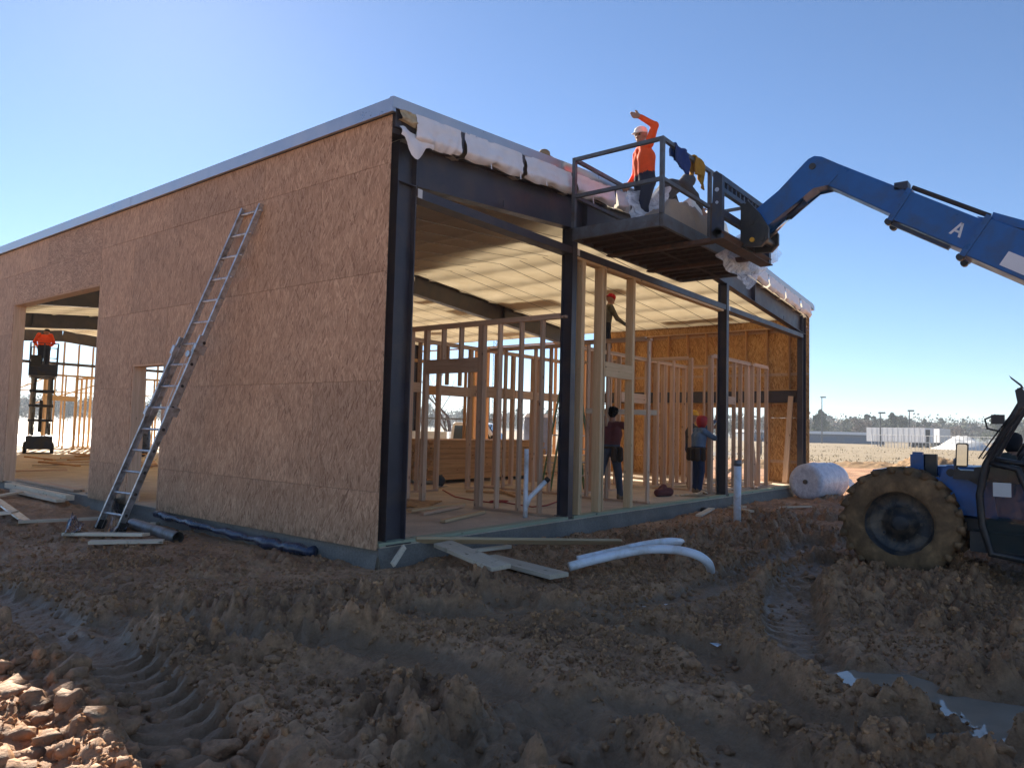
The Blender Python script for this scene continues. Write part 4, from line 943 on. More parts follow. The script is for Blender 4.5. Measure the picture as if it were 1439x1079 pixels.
m = MB(); a = a1 - nrm*.235; b = a1 + d_*.8 - nrm*.235; m.beam(Vector((XM-.1,0,0)) + a, Vector((XM-.1,0,0)) + b, .08, .05, up=nrm); m.buildw("extend_ram", M_dkblue, s1)
m = MB(); c = Vector((XM, 0, 0)) + a2 + d_*.62; m.beam(c + Vector((-.236,0,0)) - nrm*.20, c + Vector((-.236,0,0)) - nrm*.02, .40, .004, up=(1,0,0)); m.buildw("white_decal", M_white, s2)
# the stencilled letter on the middle section
m = MB(); o0 = Vector((bx0 + .014, -4.83, 3.905)); u = -d_; v = nrm
L_ = lambda a, b, t: o0 - u*a + v*b + Vector((t, 0, 0))
for q4 in (((-.072,-.085),(-.042,-.085),(.012,.085),(-.018,.085)), ((.072,-.085),(.042,-.085),(-.012,.0845),(.018,.0845)), ((-.036,-.040),(.036,-.040),(.028,-.014),(-.028,-.014))):
    m.add([L_(*p, 0) for p in q4] + [L_(*p, -.004) for p in q4], [(0,1,2,3),(7,6,5,4),(0,4,5,1),(1,5,6,2),(2,6,7,3),(3,7,4,0)])
m.buildw("painted_letter", M_white, s1)
# tilt ram and quick-attach head
m = MB(); m.tube([(XM-.02,-2.96,4.62), (XM-.02,-2.72,4.44)], .05, 12); r_ = m.buildw("tilt_ram", M_dkblue, hd, True)
m = MB(); m.tube([(XM-.02,-2.72,4.44), (XM-.02,-2.42,4.16)], .026, 10); m.buildw("ram_rod", M_chrome, r_, True)
m = MB(); m.prism([(-2.12,4.62),(-2.20,4.72),(-2.36,4.52),(-2.50,4.28),(-2.50,4.12),(-2.40,4.02),(-2.16,4.04),(-2.10,4.20)], 0, XM-.24, XM-.18); m.prism([(-2.12,4.62),(-2.20,4.72),(-2.36,4.52),(-2.50,4.28),(-2.50,4.12),(-2.40,4.02),(-2.16,4.04),(-2.10,4.20)], 0, XM+.18, XM+.24)
m.tube([(XM-.26,-2.40,4.14),(XM+.26,-2.40,4.14)], .055, 12); m.box((XM-.2,-2.14,4.05),(XM+.2,-2.08,4.7)); m.tube([(XM-.26,-2.25,4.40),(XM+.26,-2.25,4.40)], .05, 12)
cp = m.buildw("coupler", M_black, TH)
m = MB(); m.tube([(XM-.285,-2.28,4.12),(XM-.26,-2.28,4.12)], .035, 12); m.buildw("grease_cap", M_yellow, cp)
# fork carriage
c0, c1, Yc = 4.16, 6.14, -2.02
m = MB(); m.prism([(Yc-.10,4.02),(Yc-.10,4.90),(Yc-.02,4.97),(Yc+.03,4.95),(Yc+.05,4.02)], 0, c0, c0+.09); m.prism([(Yc-.10,4.02),(Yc-.10,4.90),(Yc-.02,4.97),(Yc+.03,4.95),(Yc+.05,4.02)], 0, c1-.09, c1)
m.box((c0+.09,Yc-.05,4.87),(c1-.09,Yc+.02,4.95)); m.box((c0+.09,Yc-.05,4.72),(c1-.09,Yc+.02,4.78)); m.box((c0+.09,Yc-.06,4.36),(c1-.09,Yc+.02,4.46))
for k in range(11): x = c0 + .2 + k*(c1-c0-.4)/10; m.box((x-.02,Yc-.04,4.78),(x+.02,Yc+.01,4.87))
ca_ = m.buildw("fork_carriage", M_dkblue, TH)
m = MB(); m.box((c0-.005,Yc-.13,4.0),(c1+.005,Yc+.07,4.015)); m.tube([(c0,Yc-.03,4.10),(c1,Yc-.03,4.10)], .085, 4); m.buildw("carriage_bar", M_rust, TH)
m = MB(); m.tube([(c0-.012,Yc-.03,4.70),(c0,Yc-.03,4.70)], .03, 10); m.tube([(c0-.012,Yc-.03,4.52),(c0,Yc-.03,4.52)], .022, 10); m.buildw("carriage_pin", M_galv, ca_)
for x in (4.30, 5.60):
    m = MB(); m.prism([(Yc+.055,4.55),(Yc+.10,4.55),(Yc+.10,4.06),(-.25,4.035),(-.22,4.015),(-.3,4.0),(Yc+.09,3.995),(Yc+.055,4.02)], 0, x-.06, x+.06); m.buildw("fork", M_rust, TH)
# ------------------------------------------------------------------ man platform on the forks
px0, px1, py0, py1 = 3.37, 6.95, -1.61, -.20
PF = thing("work_platform", (XM, -.9, 4.06), "grey steel man platform with guard rails lifted on the forks", "work platform")
m = MB(); zb, zt = 4.075, 4.245
for y in (py0, py1): m.box((px0, y-.025, zb), (px1, y+.025, zt))
for x in (px0, px1): m.box((x-.025, py0+.025, zb), (x+.025, py1-.025, zt))
m.buildw("toe_frame", M_gsteel, PF)
m = MB()
for x in np.linspace(px0+.25, px1-.25, 12): m.box((x-.03, py0+.03, 4.07), (x+.03, py1-.03, 4.115))
m.box((px0+.03, -1.0, 4.065), (px1-.03, -.93, 4.07)); m.buildw("deck_rib", M_mesh, PF)
m = MB()     # expanded-metal deck clogged with mud
g = .055
for i, x in enumerate(np.arange(px0+.03, px1-.05, g)): m.box((x, py0+.026, 4.118), (x+.022, py1-.026, 4.128))
for j, y in enumerate(np.arange(py0+.03, py1-.05, g)): m.box((px0+.026, y, 4.128), (px1-.026, y+.024, 4.138))
o = m.buildw("deck_mesh", M_mesh, PF); o["kind"] = "stuff"
m = MB(); vs = []
for i in range(61):
    for j in range(21):
        x = px0+.05 + (px1-px0-.1)*i/60; y = py0+.05 + (py1-py0-.1)*j/20; vs.append((x, y, 4.134 - .03*max(0, float(fbm(np.array(x*6), np.array(y*6), 3, 44)))))
fs = [(i*21+j, (i+1)*21+j, (i+1)*21+j+1, i*21+j+1) for i in range(60) for j in range(20) if float(vnoise(np.array(i*.35), np.array(j*.35), 45)) > .33]
m.add(vs, fs); o = m.buildw("deck_mud", M_mesh, PF); o["kind"] = "stuff"
def bar(p, q2, s=.05, mat=M_gsteel, nm="guard_rail"): m = MB(); m.beam(p, q2, s, s); return m.buildw(nm, mat, PF)
zr, zm = 5.27, 4.72
for x, y in ((px0,py0),(px0,py1),(4.93,py0),(5.10,py1),(px1,py0),(px1,py1)): bar((x,y,zt+.001), (x,y,zr+.025), .055, M_gsteel, "rail_post")
for z in (zr, zm):
    bar((px0,py0+.028,z),(px0,py1-.028,z)); bar((px1,py0+.028,z),(px1,py1-.028,z))
    bar((px0+.028,py0,z),(4.90,py0,z)); bar((4.96,py0,z),(px1-.028,py0,z)); bar((px0+.028,py1,z),(5.07,py1,z))
# cloths on the rail
def cloth_on_rail(name, x0, x1, drop_out, drop_in, mat, label, cat, seed, z=zr+.03):
    nx_, nt_ = 20, 26; vs = []
    for i in range(nx_+1):
        t = i/nx_; x = x0 + (x1-x0)*t
        do = drop_out*(.55 + .9*float(vnoise(np.array(t*3.1), np.array(seed*1.3), seed))); di = drop_in*(.6 + .8*float(vnoise(np.array(t*2.6), np.array(seed*.7), seed+3)))
        for j in range(nt_+1):
            s = -do + (do + di)*j/nt_; L = abs(s)
            fold = .055*float(fbm(np.array(t*6), np.array(L*4.), 3, seed+9))*min(1, L*9)
            yy = -.045*math.copysign(min(1, L/.05), -s)*-1 if L > 0 else 0
            yy = (-1 if s < 0 else 1)*.05*min(1, L/.05) + fold
            vs.append((x + .05*float(fbm(np.array(t*2), np.array(L*5), 2, seed+5)) + .10*L*(t-.5)*-1, py0 + yy, z + .02*math.sin(t*9+seed) - max(0, L-.03)))
    m = MB(); m.add(vs, [(i*(nt_+1)+j, (i+1)*(nt_+1)+j, (i+1)*(nt_+1)+j+1, i*(nt_+1)+j+1) for i in range(nx_) for j in range(nt_)])
    o = m.build_at(name, mat, ((x0+x1)/2, py0, z), True); s = o.modifiers.new("thick", 'SOLIDIFY'); s.thickness = .02
    return tag(o, label, cat)
cloth_on_rail("jacket", 3.70, 4.10, .32, .22, F_jkt, "dark blue jacket slung over the platform rail", "jacket", 21)
cloth_on_rail("jacket", 4.28, 4.62, .40, .20, F_yel, "mustard yellow jacket slung over the platform rail beside the blue one", "jacket", 33)
# insulation and wrap lying on the platform
def heap(name, x0, x1, y0, y1, z0, hgt, mat, seed, label, cat, nx_=46, ny_=26, rough=.12):
    vs = []
    for i in range(nx_+1):
        for j in range(ny_+1):
            u, v = i/nx_, j/ny_; x = x0+(x1-x0)*u; y = y0+(y1-y0)*v
            e = min(1, 6*min(u, 1-u))**.6 * min(1, 5*min(v, 1-v))**.6
            n_ = float(fbm(np.array(x*1.6+seed), np.array(y*1.9), 4, seed)); n2 = float(abs(fbm(np.array(x*4+seed), np.array(y*4), 3, seed+2)))
            vs.append((x + .03*n_, y + .03*n2, z0 + hgt*e*(.8 + .45*n_ - rough*n2*2)))
    b = len(vs); m = MB(); m.add(vs, [(i*(ny_+1)+j, (i+1)*(ny_+1)+j, (i+1)*(ny_+1)+j+1, i*(ny_+1)+j+1) for i in range(nx_) for j in range(ny_)])
    return tag(m.build_at(name, mat, ((x0+x1)/2, (y0+y1)/2, z0), True), label, cat)
heap("insulation_batt", 3.75, 5.75, -1.56, -.75, 4.15, .66, M_kraft, 51, "brown kraft-faced insulation batt heaped on the platform deck", "insulation")
heap("insulation_batt", 4.75, 6.8, -1.45, -.35, 4.15, 1.0, M_fabric, 63, "pale folded insulation blanket piled behind the brown batt on the platform", "insulation")
# loose clear film blowing from the platform
def filmsheet(name, P, label, seed, amp=.10):
    """bilinear patch over four corners with billows"""
    n_ = 26; vs = []
    for i in range(n_+1):
        for j in range(n_+1):
            u, v = i/n_, j/n_; p = (P[0].lerp(P[1], u)).lerp(P[3].lerp(P[2], u), v)
            w_ = float(fbm(np.array(u*3+seed), np.array(v*3.), 4, seed)); w2 = float(fbm(np.array(u*5+seed), np.array(v*5.), 3, seed+4))
            vs.append(p + Vector((amp*w_, amp*w2, amp*.7*w_ - .12*math.sin(u*math.pi)*math.sin(v*math.pi))))
    m = MB(); m.add(vs, [(i*(n_+1)+j, (i+1)*(n_+1)+j, (i+1)*(n_+1)+j+1, i*(n_+1)+j+1) for i in range(n_) for j in range(n_)])
    return tag(m.build_at(name, M_film, sum(P, Vector())/4, True), label, "plastic film")
filmsheet("plastic_film", [Vector((4.9,-1.75,3.95)), Vector((6.35,-1.85,4.95)), Vector((7.45,-1.9,4.50)), Vector((6.0,-1.8,3.62))], "clear plastic film hanging loose below the fork carriage", 71)
filmsheet("plastic_film", [Vector((3.9,-.75,4.85)), Vector((4.5,-1.15,5.0)), Vector((4.2,-1.35,4.45)), Vector((3.7,-1.0,4.35))], "crumpled clear film beside the orange-shirted worker's legs", 77, .06)
# ------------------------------------------------------------------ people: one continuous skin per body, polygonised from smoothly blended limbs
def surface(prims, vox=.0125, k=.022):
    """prims: (a, b, ra, rb, material index); returns verts, quads, face material"""
    A = np.array([list(p[0]) for p in prims]); Bb = np.array([list(p[1]) for p in prims]); R = np.array([max(p[2], p[3]) for p in prims])
    lo = np.minimum(A, Bb).min(0) - R.max() - .06; hi = np.maximum(A, Bb).max(0) + R.max() + .06
    n = np.ceil((hi - lo)/vox).astype(int) + 1
    f = np.full(n, .09); best = np.full(n, .09); idm = np.zeros(n, dtype=np.int16)
    ax = [lo[i] + vox*np.arange(n[i]) for i in range(3)]
    for a, b, ra, rb, mi in prims:
        a = np.array(list(a)); b = np.array(list(b)); r = max(ra, rb) + .075
        s = [slice(max(0, int((min(a[i], b[i]) - r - lo[i])/vox)), min(n[i], int((max(a[i], b[i]) + r - lo[i])/vox) + 2)) for i in range(3)]
        X = ax[0][s[0]][:,None,None] - a[0]; Y = ax[1][s[1]][None,:,None] - a[1]; Z = ax[2][s[2]][None,None,:] - a[2]
        d = b - a; L2 = max(1e-9, float(d @ d)); t = np.clip((X*d[0] + Y*d[1] + Z*d[2])/L2, 0, 1)
        D = np.sqrt((X - t*d[0])**2 + (Y - t*d[1])**2 + (Z - t*d[2])**2) - (ra + (rb - ra)*t)
        S_ = tuple(s); g = f[S_]; kk = min(k, .9*min(ra, rb) + .004); h = np.clip(.5 + .5*(g - D)/kk, 0, 1)
        f[S_] = g*(1-h) + D*h - kk*h*(1-h)
        bq = best[S_]; up = D < bq; best[S_] = np.where(up, D, bq); ii = idm[S_]; ii[up] = mi
    c = np.stack([f[i:n[0]-1+i, j:n[1]-1+j, l:n[2]-1+l] for i in (0,1) for j in (0,1) for l in (0,1)], -1)
    neg = c < 0; act = neg.any(-1) & ~neg.all(-1); ci = np.argwhere(act); cc = c[act]
    offs = np.array([(i,j,l) for i in (0,1) for j in (0,1) for l in (0,1)]); acc = np.zeros((len(ci), 3)); cnt = np.zeros(len(ci))
    for p in range(8):
        for q2 in range(p+1, 8):
            if np.abs(offs[p]-offs[q2]).sum() != 1: continue
            v0, v1 = cc[:,p], cc[:,q2]; m_ = (v0 < 0) != (v1 < 0); t = np.where(m_, v0/(v0 - v1 + 1e-12), 0)
            acc += np.where(m_[:,None], offs[p] + (offs[q2]-offs[p])*t[:,None], 0); cnt += m_
    V = lo + vox*(ci + acc/cnt[:,None])
    vid = -np.ones(np.array(n)-1, dtype=np.int64); vid[tuple(ci.T)] = np.arange(len(ci)); Q = []
    for axn in range(3):
        o1, o2 = [(1,2),(2,0),(0,1)][axn]
        sl0 = [slice(1,-1)]*3; sl0[axn] = slice(0,-1); sl1 = list(sl0); sl1[axn] = slice(1,None)
        a = f[tuple(sl0)] < 0; b = f[tuple(sl1)] < 0
        for flip in (0, 1):
            m_ = (a & ~b) if not flip else (~a & b); e = np.argwhere(m_)
            if len(e) == 0: continue
            base = e.copy(); 
            for t in range(3):
                if t != axn: base[:,t] += 1
            def cell(d1, d2):
                z = base.copy(); z[:,o1] -= d1; z[:,o2] -= d2; return vid[tuple(z.T)]
            q4 = np.stack([cell(0,0), cell(1,0), cell(1,1), cell(0,1)], 1); Q.append(q4[:, ::-1] if flip else q4)
    Q = np.concatenate(Q); Q = Q[(Q >= 0).all(1)]
    near = np.clip(np.round((V - lo)/vox).astype(int), 0, np.array(n)-1); vm = idm[tuple(near.T)]
    return V, Q, vm[Q[:,0]]
def hand(P, w, d, nrm, mi, curl=.5, side=1):
    d = Vector(d).normalized(); nrm = Vector(nrm); nrm = (nrm - d*nrm.dot(d)).normalized(); s = d.cross(nrm)*side; w = Vector(w)
    P.append((w, w + d*.05 + s*.012, .026, .027, mi)); P.append((w + d*.03 - s*.018, w + d*.085 - s*.022, .021, .018, mi)); P.append((w + d*.03 + s*.018, w + d*.085 + s*.024, .021, .018, mi))
    for k, L in enumerate((.068, .078, .074, .056)):
        o = w + d*.085 + s*(.034 - .0225*k); c = curl*(.8 + .12*k)
        d1 = (d*math.cos(c) - nrm*math.sin(c)).normalized(); d2 = (d*math.cos(2.0*c) - nrm*math.sin(2.0*c)).normalized()
        P.append((o, o + d1*L*.55, .0125, .0115, mi)); P.append((o + d1*L*.55, o + d1*L*.55 + d2*L*.55, .0115, .0095, mi))
    b = w + d*.025 + s*.03; t1 = (d*.6 + s*.75 - nrm*.25).normalized(); P.append((b, b + t1*.045, .016, .013, mi)); P.append((b + t1*.045, b + t1*.045 + (d*.9 + s*.2 - nrm*.3).normalized()*.035, .0125, .010, mi))
def person(name, loc, rz, label, J, mats, hat=None, hand_curl=(.5, .5), group=None, face=True, belt=False, hair=None, bulk=1.0, head_turn=0.0, head_tilt=0.0, glove=False):
    """J: joints in the person's own frame (x right, y forward, z up). mats: shirt, trousers, skin, boots"""
    D = dict(pel=(0,0,.94), chest=(0,.0,1.28), neck=(0,.01,1.47), head=(0,.03,1.62),
             shR=(.185,0,1.42), elR=(.25,-.03,1.14), wrR=(.24,.08,.90), shL=(-.185,0,1.42), elL=(-.25,-.03,1.14), wrL=(-.24,.08,.90),
             hipR=(.09,0,.92), knR=(.10,.03,.50), anR=(.10,-.02,.10), hipL=(-.09,0,.92), knL=(-.10,.03,.50), anL=(-.10,-.02,.10), toeR=None, toeL=None, hdR=None, hdL=None)
    D.update(J); V3 = {k: (Vector(v) if v is not None else None) for k, v in D.items()}
    P = []; b = bulk
    pel, ch, nk, hd = V3['pel'], V3['chest'], V3['neck'], V3['head']; xs = (V3['shR'] - V3['shL']).normalized(); xh = (V3['hipR'] - V3['hipL']).normalized()
    wst = pel.lerp(ch, .42)
    for s in (-1, 1):
        P.append((pel + xh*.065*s, wst + xs*.055*s, .125*b, .112*b, 1)); P.append((wst + xs*.055*s, ch + xs*.075*s, .118*b, .125*b, 0)); P.append((ch + xs*.07*s, nk + xs*.075*s - Vector((0,0,.05)), .12*b, .075*b, 0))
    P.append((nk + xs*-.10 - Vector((0,0,.04)), nk + xs*.10 - Vector((0,0,.04)), .068, .068, 0))
    P.append((nk - Vector((0,0,.03)), hd - Vector((0,0,.06)), .056, .052, 2))
    # head: skull, jaw, nose, ears, brow
    f0 = Vector((math.sin(head_turn), math.cos(head_turn), 0)); up = (hd - nk).normalized(); up = (up*.5 + Vector((0,0,1))*.5 + f0*math.sin(head_tilt)).normalized(); f0 = (f0 - up*f0.dot(up)).normalized(); r0 = f0.cross(up)
    P.append((hd + up*.035 - f0*.018, hd + up*.03 + f0*.018, .088, .082, 2)); P.append((hd - up*.02 + f0*.025, hd - up*.075 + f0*.05, .066, .040, 2))
    P.append((hd + up*.005 + f0*.093, hd - up*.028 + f0*.112, .012, .017, 2)); P.append((hd - up*.058 + f0*.082 - r0*.02, hd - up*.058 + f0*.082 + r0*.02, .011, .011, 2))
    for s in (-1, 1):
        P.append((hd - up*.015 + r0*.088*s, hd + up*.025 + r0*.092*s - f0*.008, .014, .018, 2))
        if face: P.append((hd + up*.012 + f0*.088 + r0*.032*s, hd + up*.012 + f0*.089 + r0*.034*s, .0115, .0115, 4))
    for s in ('R', 'L'):
        sh, el, wr, hp, kn, an = (V3[q_ + s] for q_ in ('sh', 'el', 'wr', 'hip', 'kn', 'an'))
        P.append((sh, el, .066*b, .050*b, 0)); P.append((el, el.lerp(wr, .88), .049*b, .036*b, 0)); P.append((el.lerp(wr, .8), wr, .031, .027, 2))
        hdv = V3['hd' + s]; d = (hdv if hdv is not None else (wr - el)).normalized(); sd_ = 1 if s == 'R' else -1
        hand(P, wr, d, xs*-sd_ if abs(d.dot(xs)) < .8 else Vector((0,0,-1)), 5 if glove else 2, hand_curl[0 if s == 'R' else 1], sd_)
        P.append((hp, kn, .098*b, .070*b, 1)); P.append((kn, an + Vector((0,0,.03)), .068*b, .054*b, 1))
        tv = V3['toe' + s]; tv = tv if tv is not None else an + Vector((0,.17,-.055)); P.append((an - Vector((0,0,.02)), tv, .050, .040, 3)); P.append((an + Vector((0,0,.06)), an - Vector((0,0,.045)) - (tv - an).normalized()*.03, .050, .042, 3))
    root = thing(name, loc, label, "person", group, rz)
    Vv, Q, fm = surface(P)
    me = bpy.data.meshes.new("body"); me.from_pydata(Vv.tolist(), [], Q.tolist())
    for m_ in (mats[0], mats[1], mats[2], mats[3], F_hair, F_glove): me.materials.append(m_)
    me.polygons.foreach_set("material_index", fm.astype(np.int32)); me.polygons.foreach_set("use_smooth", [True]*len(me.polygons)); me.update()
    o = bpy.data.objects.new("body", me); reg(o, root, WM[root.name])
    def local(bm_, nm, mt, sm=True): return bm_.build(nm, mt, root, sm)
    if hair:
        Pv = [(hd + up*.045 - f0*.045, hd + up*.075 + f0*.03, .090, .078, 0), (hd - f0*.055, hd - f0*.05 + up*.05, .072, .08, 0)]
        for s in (-1, 1): Pv.append((hd + r0*.05*s + up*.05 - f0*.02, hd + r0*.06*s + up*.08 + f0*.02, .06, .05, 0))
        v_, q_, _ = surface(Pv, .014); me = bpy.data.meshes.new("hair"); me.from_pydata((v_ + .006*rng.normal(size=v_.shape)).tolist(), [], q_.tolist()); me.materials.append(hair); reg(bpy.data.objects.new("hair", me), root, WM[root.name])
    if hat:
        kind, hm = hat; m = MB(); c = hd + up*.045 - f0*.002
        if kind == 'hard':
            m.lathe([(.135,-.01),(.136,.0),(.122,.015),(.120,.05),(.105,.085),(.07,.112),(.02,.122)], c, up, 24); m.v += []; 
            a = [c + f0*.10 + r0*.09, c + f0*.165 + r0*.05, c + f0*.175, c + f0*.165 - r0*.05, c + f0*.10 - r0*.09]; m.add([p - up*.008 for p in a] + [p + up*.006 for p in a], [(0,1,2,3,4),(9,8,7,6,5),(0,5,6,1),(1,6,7,2),(2,7,8,3),(3,8,9,4)])
        elif kind in ('cap', 'capback'):
            m.lathe([(.103,-.005),(.104,.01),(.101,.045),(.085,.082),(.05,.104),(.012,.110)], c, up, 22); g0 = f0 if kind == 'cap' else -f0
            a = [c + g0*.08 + r0*.078, c + g0*.15 + r0*.06 - up*.012, c + g0*.178 - up*.015, c + g0*.15 - r0*.06 - up*.012, c + g0*.08 - r0*.078]; m.add([p - up*.006 for p in a] + [p + up*.004 for p in a], [(0,1,2,3,4),(9,8,7,6,5),(0,5,6,1),(1,6,7,2),(2,7,8,3),(3,8,9,4)])
        elif kind == 'hood':
            m.lathe([(.070,-.15),(.108,-.09),(.120,-.03),(.122,.03),(.108,.08),(.07,.108),(.015,.118)], c - f0*.012, up, 22)
        local(m, "hat" if kind != 'hood' else "hood", hm)
    if belt:
        Pb = []; 
        for k in range(14):
            t0, t1 = 2*math.pi*k/14, 2*math.pi*(k+1)/14; q_ = lambda t: pel + Vector((0,0,.06)) + xh*.185*math.cos(t) + Vector((-xh.y, xh.x, 0))*.145*math.sin(t); Pb.append((q_(t0), q_(t1), .024, .024, 0))
        for s, e in ((1, .02), (-1, .02), (1, -.12), (-1, -.12), (.4, -.17)): p = pel + xh*.195*s + Vector((-xh.y, xh.x, 0))*e; Pb.append((p + Vector((0,0,.03)), p - Vector((0,0,.16)), .050, .058, 0))
        v_, q_, _ = surface(Pb, .016, .01); me = bpy.data.meshes.new("tool_belt"); me.from_pydata(v_.tolist(), [], q_.tolist()); me.materials.append(F_leather); me.polygons.foreach_set("use_smooth", [True]*len(q_)); reg(bpy.data.objects.new("tool_belt", me), root, WM[root.name])
    return root
# rz turns the person's forward (+y) direction: rz = 0 looks along +Y, +90 deg looks along -X
def face_az(az): return -rad(az)
# worker in orange on the platform, left arm thrown up over his head, looking towards the camera's left
person("person", (4.17, -.93, 4.14), face_az(-62), "worker in bright orange long-sleeved shirt and pale cap, one arm raised overhead on the platform",
       dict(pel=(.02,0,.88), chest=(0,.03,1.22), neck=(.0,.06,1.42), head=(0,.09,1.555), shR=(.20,.02,1.36), elR=(.27,.0,1.08), wrR=(.22,.14,.90),
            shL=(-.17,.06,1.40), elL=(-.27,.03,1.64), wrL=(-.20,.25,1.76), hdL=(.05,1,-.03), knR=(.12,.06,.48), knL=(-.10,.10,.47), hipR=(.10,0,.86), hipL=(-.08,0,.86)),
       (F_orange, F_navy, F_skin, F_tan), hat=('cap', F_white), hand_curl=(.6, .22), bulk=1.06, head_turn=-.35)
person("person", (5.15, -.80, 4.14), face_az(120), "worker in grey hooded top stooping over the insulation on the platform",
       dict(pel=(0,-.22,.80), chest=(0,.02,1.08), neck=(0,.22,1.20), head=(0,.36,1.22), shR=(.19,.17,1.16), elR=(.24,.36,.95), wrR=(.18,.52,.78), shL=(-.19,.17,1.16), elL=(-.25,.34,.93), wrL=(-.18,.50,.76),
            hipR=(.10,-.22,.78), hipL=(-.10,-.22,.78), knR=(.13,.08,.46), knL=(-.13,.06,.46)), (F_grey, F_djean, F_skin, F_tan), hat=('hood', F_grey), bulk=1.1)
# maroon shirt, back to us, holding a board at head height
person("person", (6.80, 1.16, 0.0), face_az(62), "curly-haired worker in maroon shirt and grey jeans lifting a board between the studs",
       dict(pel=(0,0,.95), chest=(.02,.03,1.28), neck=(.03,.06,1.48), head=(.03,.09,1.65), shR=(.21,.03,1.44), elR=(.36,.20,1.36), wrR=(.40,.30,1.60), hdR=(.05,.5,.8), shL=(-.17,.03,1.44), elL=(-.22,.26,1.40), wrL=(-.12,.38,1.60), hdL=(.1,.5,.8),
            hipR=(.09,0,.93), knR=(.16,.10,.50), anR=(.20,.02,.10), toeR=(.33,.10,.05), hipL=(-.09,0,.93), knL=(-.18,-.02,.50), anL=(-.24,-.22,.13), toeL=(-.22,-.06,.05)),
       (F_maroon, F_jean, F_skin, F_tan), hair=F_hair, belt=True, bulk=1.05, hand_curl=(.7, .7), glove=True)
plank("held_board", (6.63, 1.62, 1.70), (7.62, .62, 1.70), .09, .10, M_scrap, None); tag(bpy.data.objects["held_board"], "weathered board held at head height by the maroon-shirted worker", "board")
# blue shirt, red hood, hands on the post
person("person", (9.72, .68, 0.0), face_az(128), "worker in faded blue shirt, red hood and tool belt reaching to the steel post",
       dict(pel=(0,0,.93), chest=(0,.02,1.24), neck=(0,.06,1.42), head=(0,.09,1.55), shR=(.19,.04,1.36), elR=(.24,.26,1.22), wrR=(.14,.46,1.28), hdR=(-.2,1,.1), shL=(-.19,.04,1.38), elL=(-.22,.30,1.44), wrL=(-.12,.50,1.62), hdL=(.1,.7,.6)),
       (F_blue, F_djean, F_skin, F_tan), hat=('hood', F_redh), belt=True, bulk=1.05)
person("person", (10.95, 1.42, 0.0), face_az(150), "worker in yellow hard hat standing behind the blue-shirted one",
       dict(shR=(.19,.02,1.46), shL=(-.19,.02,1.46), neck=(0,.02,1.52), head=(0,.05,1.71), chest=(0,0,1.33), elR=(.26,.22,1.38), wrR=(.2,.44,1.45)), (F_grey, F_djean, F_skin, F_tan), hat=('hard', F_yhat))
# red cap on the step ladder, leaning on the wall plate
person("person", (8.72, 2.50, 2.72), face_az(125), "worker in olive shirt and backwards red cap up on the green step ladder",
       dict(pel=(0,0,.90), chest=(0,.03,1.22), neck=(0,.08,1.41), head=(0,.13,1.55), shR=(.19,.06,1.36), elR=(.24,.20,1.10), wrR=(.22,.42,.98), shL=(-.19,.06,1.36), elL=(-.30,-.05,1.14), wrL=(-.22,.02,.90), knR=(.10,.06,.48), knL=(-.10,.02,.48)),
       (F_olive, F_black, F_skin, F_tan), hat=('capback', F_red), head_tilt=.25)
# roofer whose head shows over the roof edge
person("person", (4.70, 1.55, 5.285), face_az(160), "roofer in tan cap crouching on the roof, only his head above the edge",
       dict(pel=(0,-.12,.30), chest=(0,.04,.52), neck=(0,.12,.66), head=(0,.17,.78), shR=(.19,.08,.64), elR=(.26,.22,.50), wrR=(.18,.36,.30), shL=(-.19,.08,.64), elL=(-.26,.22,.50), wrL=(-.18,.36,.30),
            hipR=(.10,-.12,.33), hipL=(-.10,-.12,.33), knR=(.18,.26,.42), knL=(-.18,.26,.42), anR=(.16,.02,.10), anL=(-.16,.02,.10)), (F_grey, F_djean, F_skin, F_tan), hat=('cap', F_tan))
# man on the scissor lift
person("person", (5.02, 24.35, 2.92), face_az(15), "worker in orange high-visibility shirt and dark cap on the scissor lift",
       dict(neck=(.03,.08,1.42), head=(.06,.14,1.52), chest=(0,.03,1.24), elR=(.30,.10,1.16), wrR=(.22,.30,1.05), elL=(-.30,.10,1.16), wrL=(-.22,.30,1.05)), (F_orange, F_navy, F_skin, F_tan), hat=('cap', F_black), bulk=1.2)
# man standing beyond the machine, seen through the cab door
person("person", (6.75, -5.22, gz(6.75, -5.22) - .02), face_az(70), "person in dark green jacket, black hood and jeans standing beyond the telehandler cab",
       dict(), (F_green, F_jean, F_skin, F_tan), hat=('hood', F_black), bulk=1.1, face=False)
# ------------------------------------------------------------------ things on and around the site
random.seed(5)
def rail_at(p, q2, t): return p.lerp(q2, t)
# extension ladder leaning on the side wall
gl = -.24
b0 = onZ(146, 752, gl); b1 = onZ(180, 757, gl); t0 = onX(340, 294, -.05); t1 = onX(371, 286, -.05)
b0 = Vector((-.86, 4.78, gz(-.86, 4.78) + .04)); b1 = Vector((-.82, 4.22, gz(-.82, 4.22) + .04))
t0 = Vector((-.055, 2.93, 4.20)); t1 = Vector((-.055, 2.42, 4.19))
LD = thing("extension_ladder", (b0 + b1)/2, "scuffed aluminium extension ladder leaning against the strand-board wall", "ladder")
dl = (t0 - b0).normalized(); sx = (b1 - b0).normalized(); nn = sx.cross(dl).normalized()
if nn.x > 0: nn = -nn
def rail(a, b, w_, d, nm, off):
    m = MB(); a = a + nn*off; b = b + nn*off
    m.beam(a, b, .012, d, up=nn); s = sx*w_
    m.beam(a + s*.5 + nn*(d/2-.004), b + s*.5 + nn*(d/2-.004), abs(w_), .008, up=nn); m.beam(a + s*.5 - nn*(d/2-.004), b + s*.5 - nn*(d/2-.004), abs(w_), .008, up=nn)
    return m.buildw(nm, M_alu, LD)
Lt = (t0 - b0).length
mid = .60
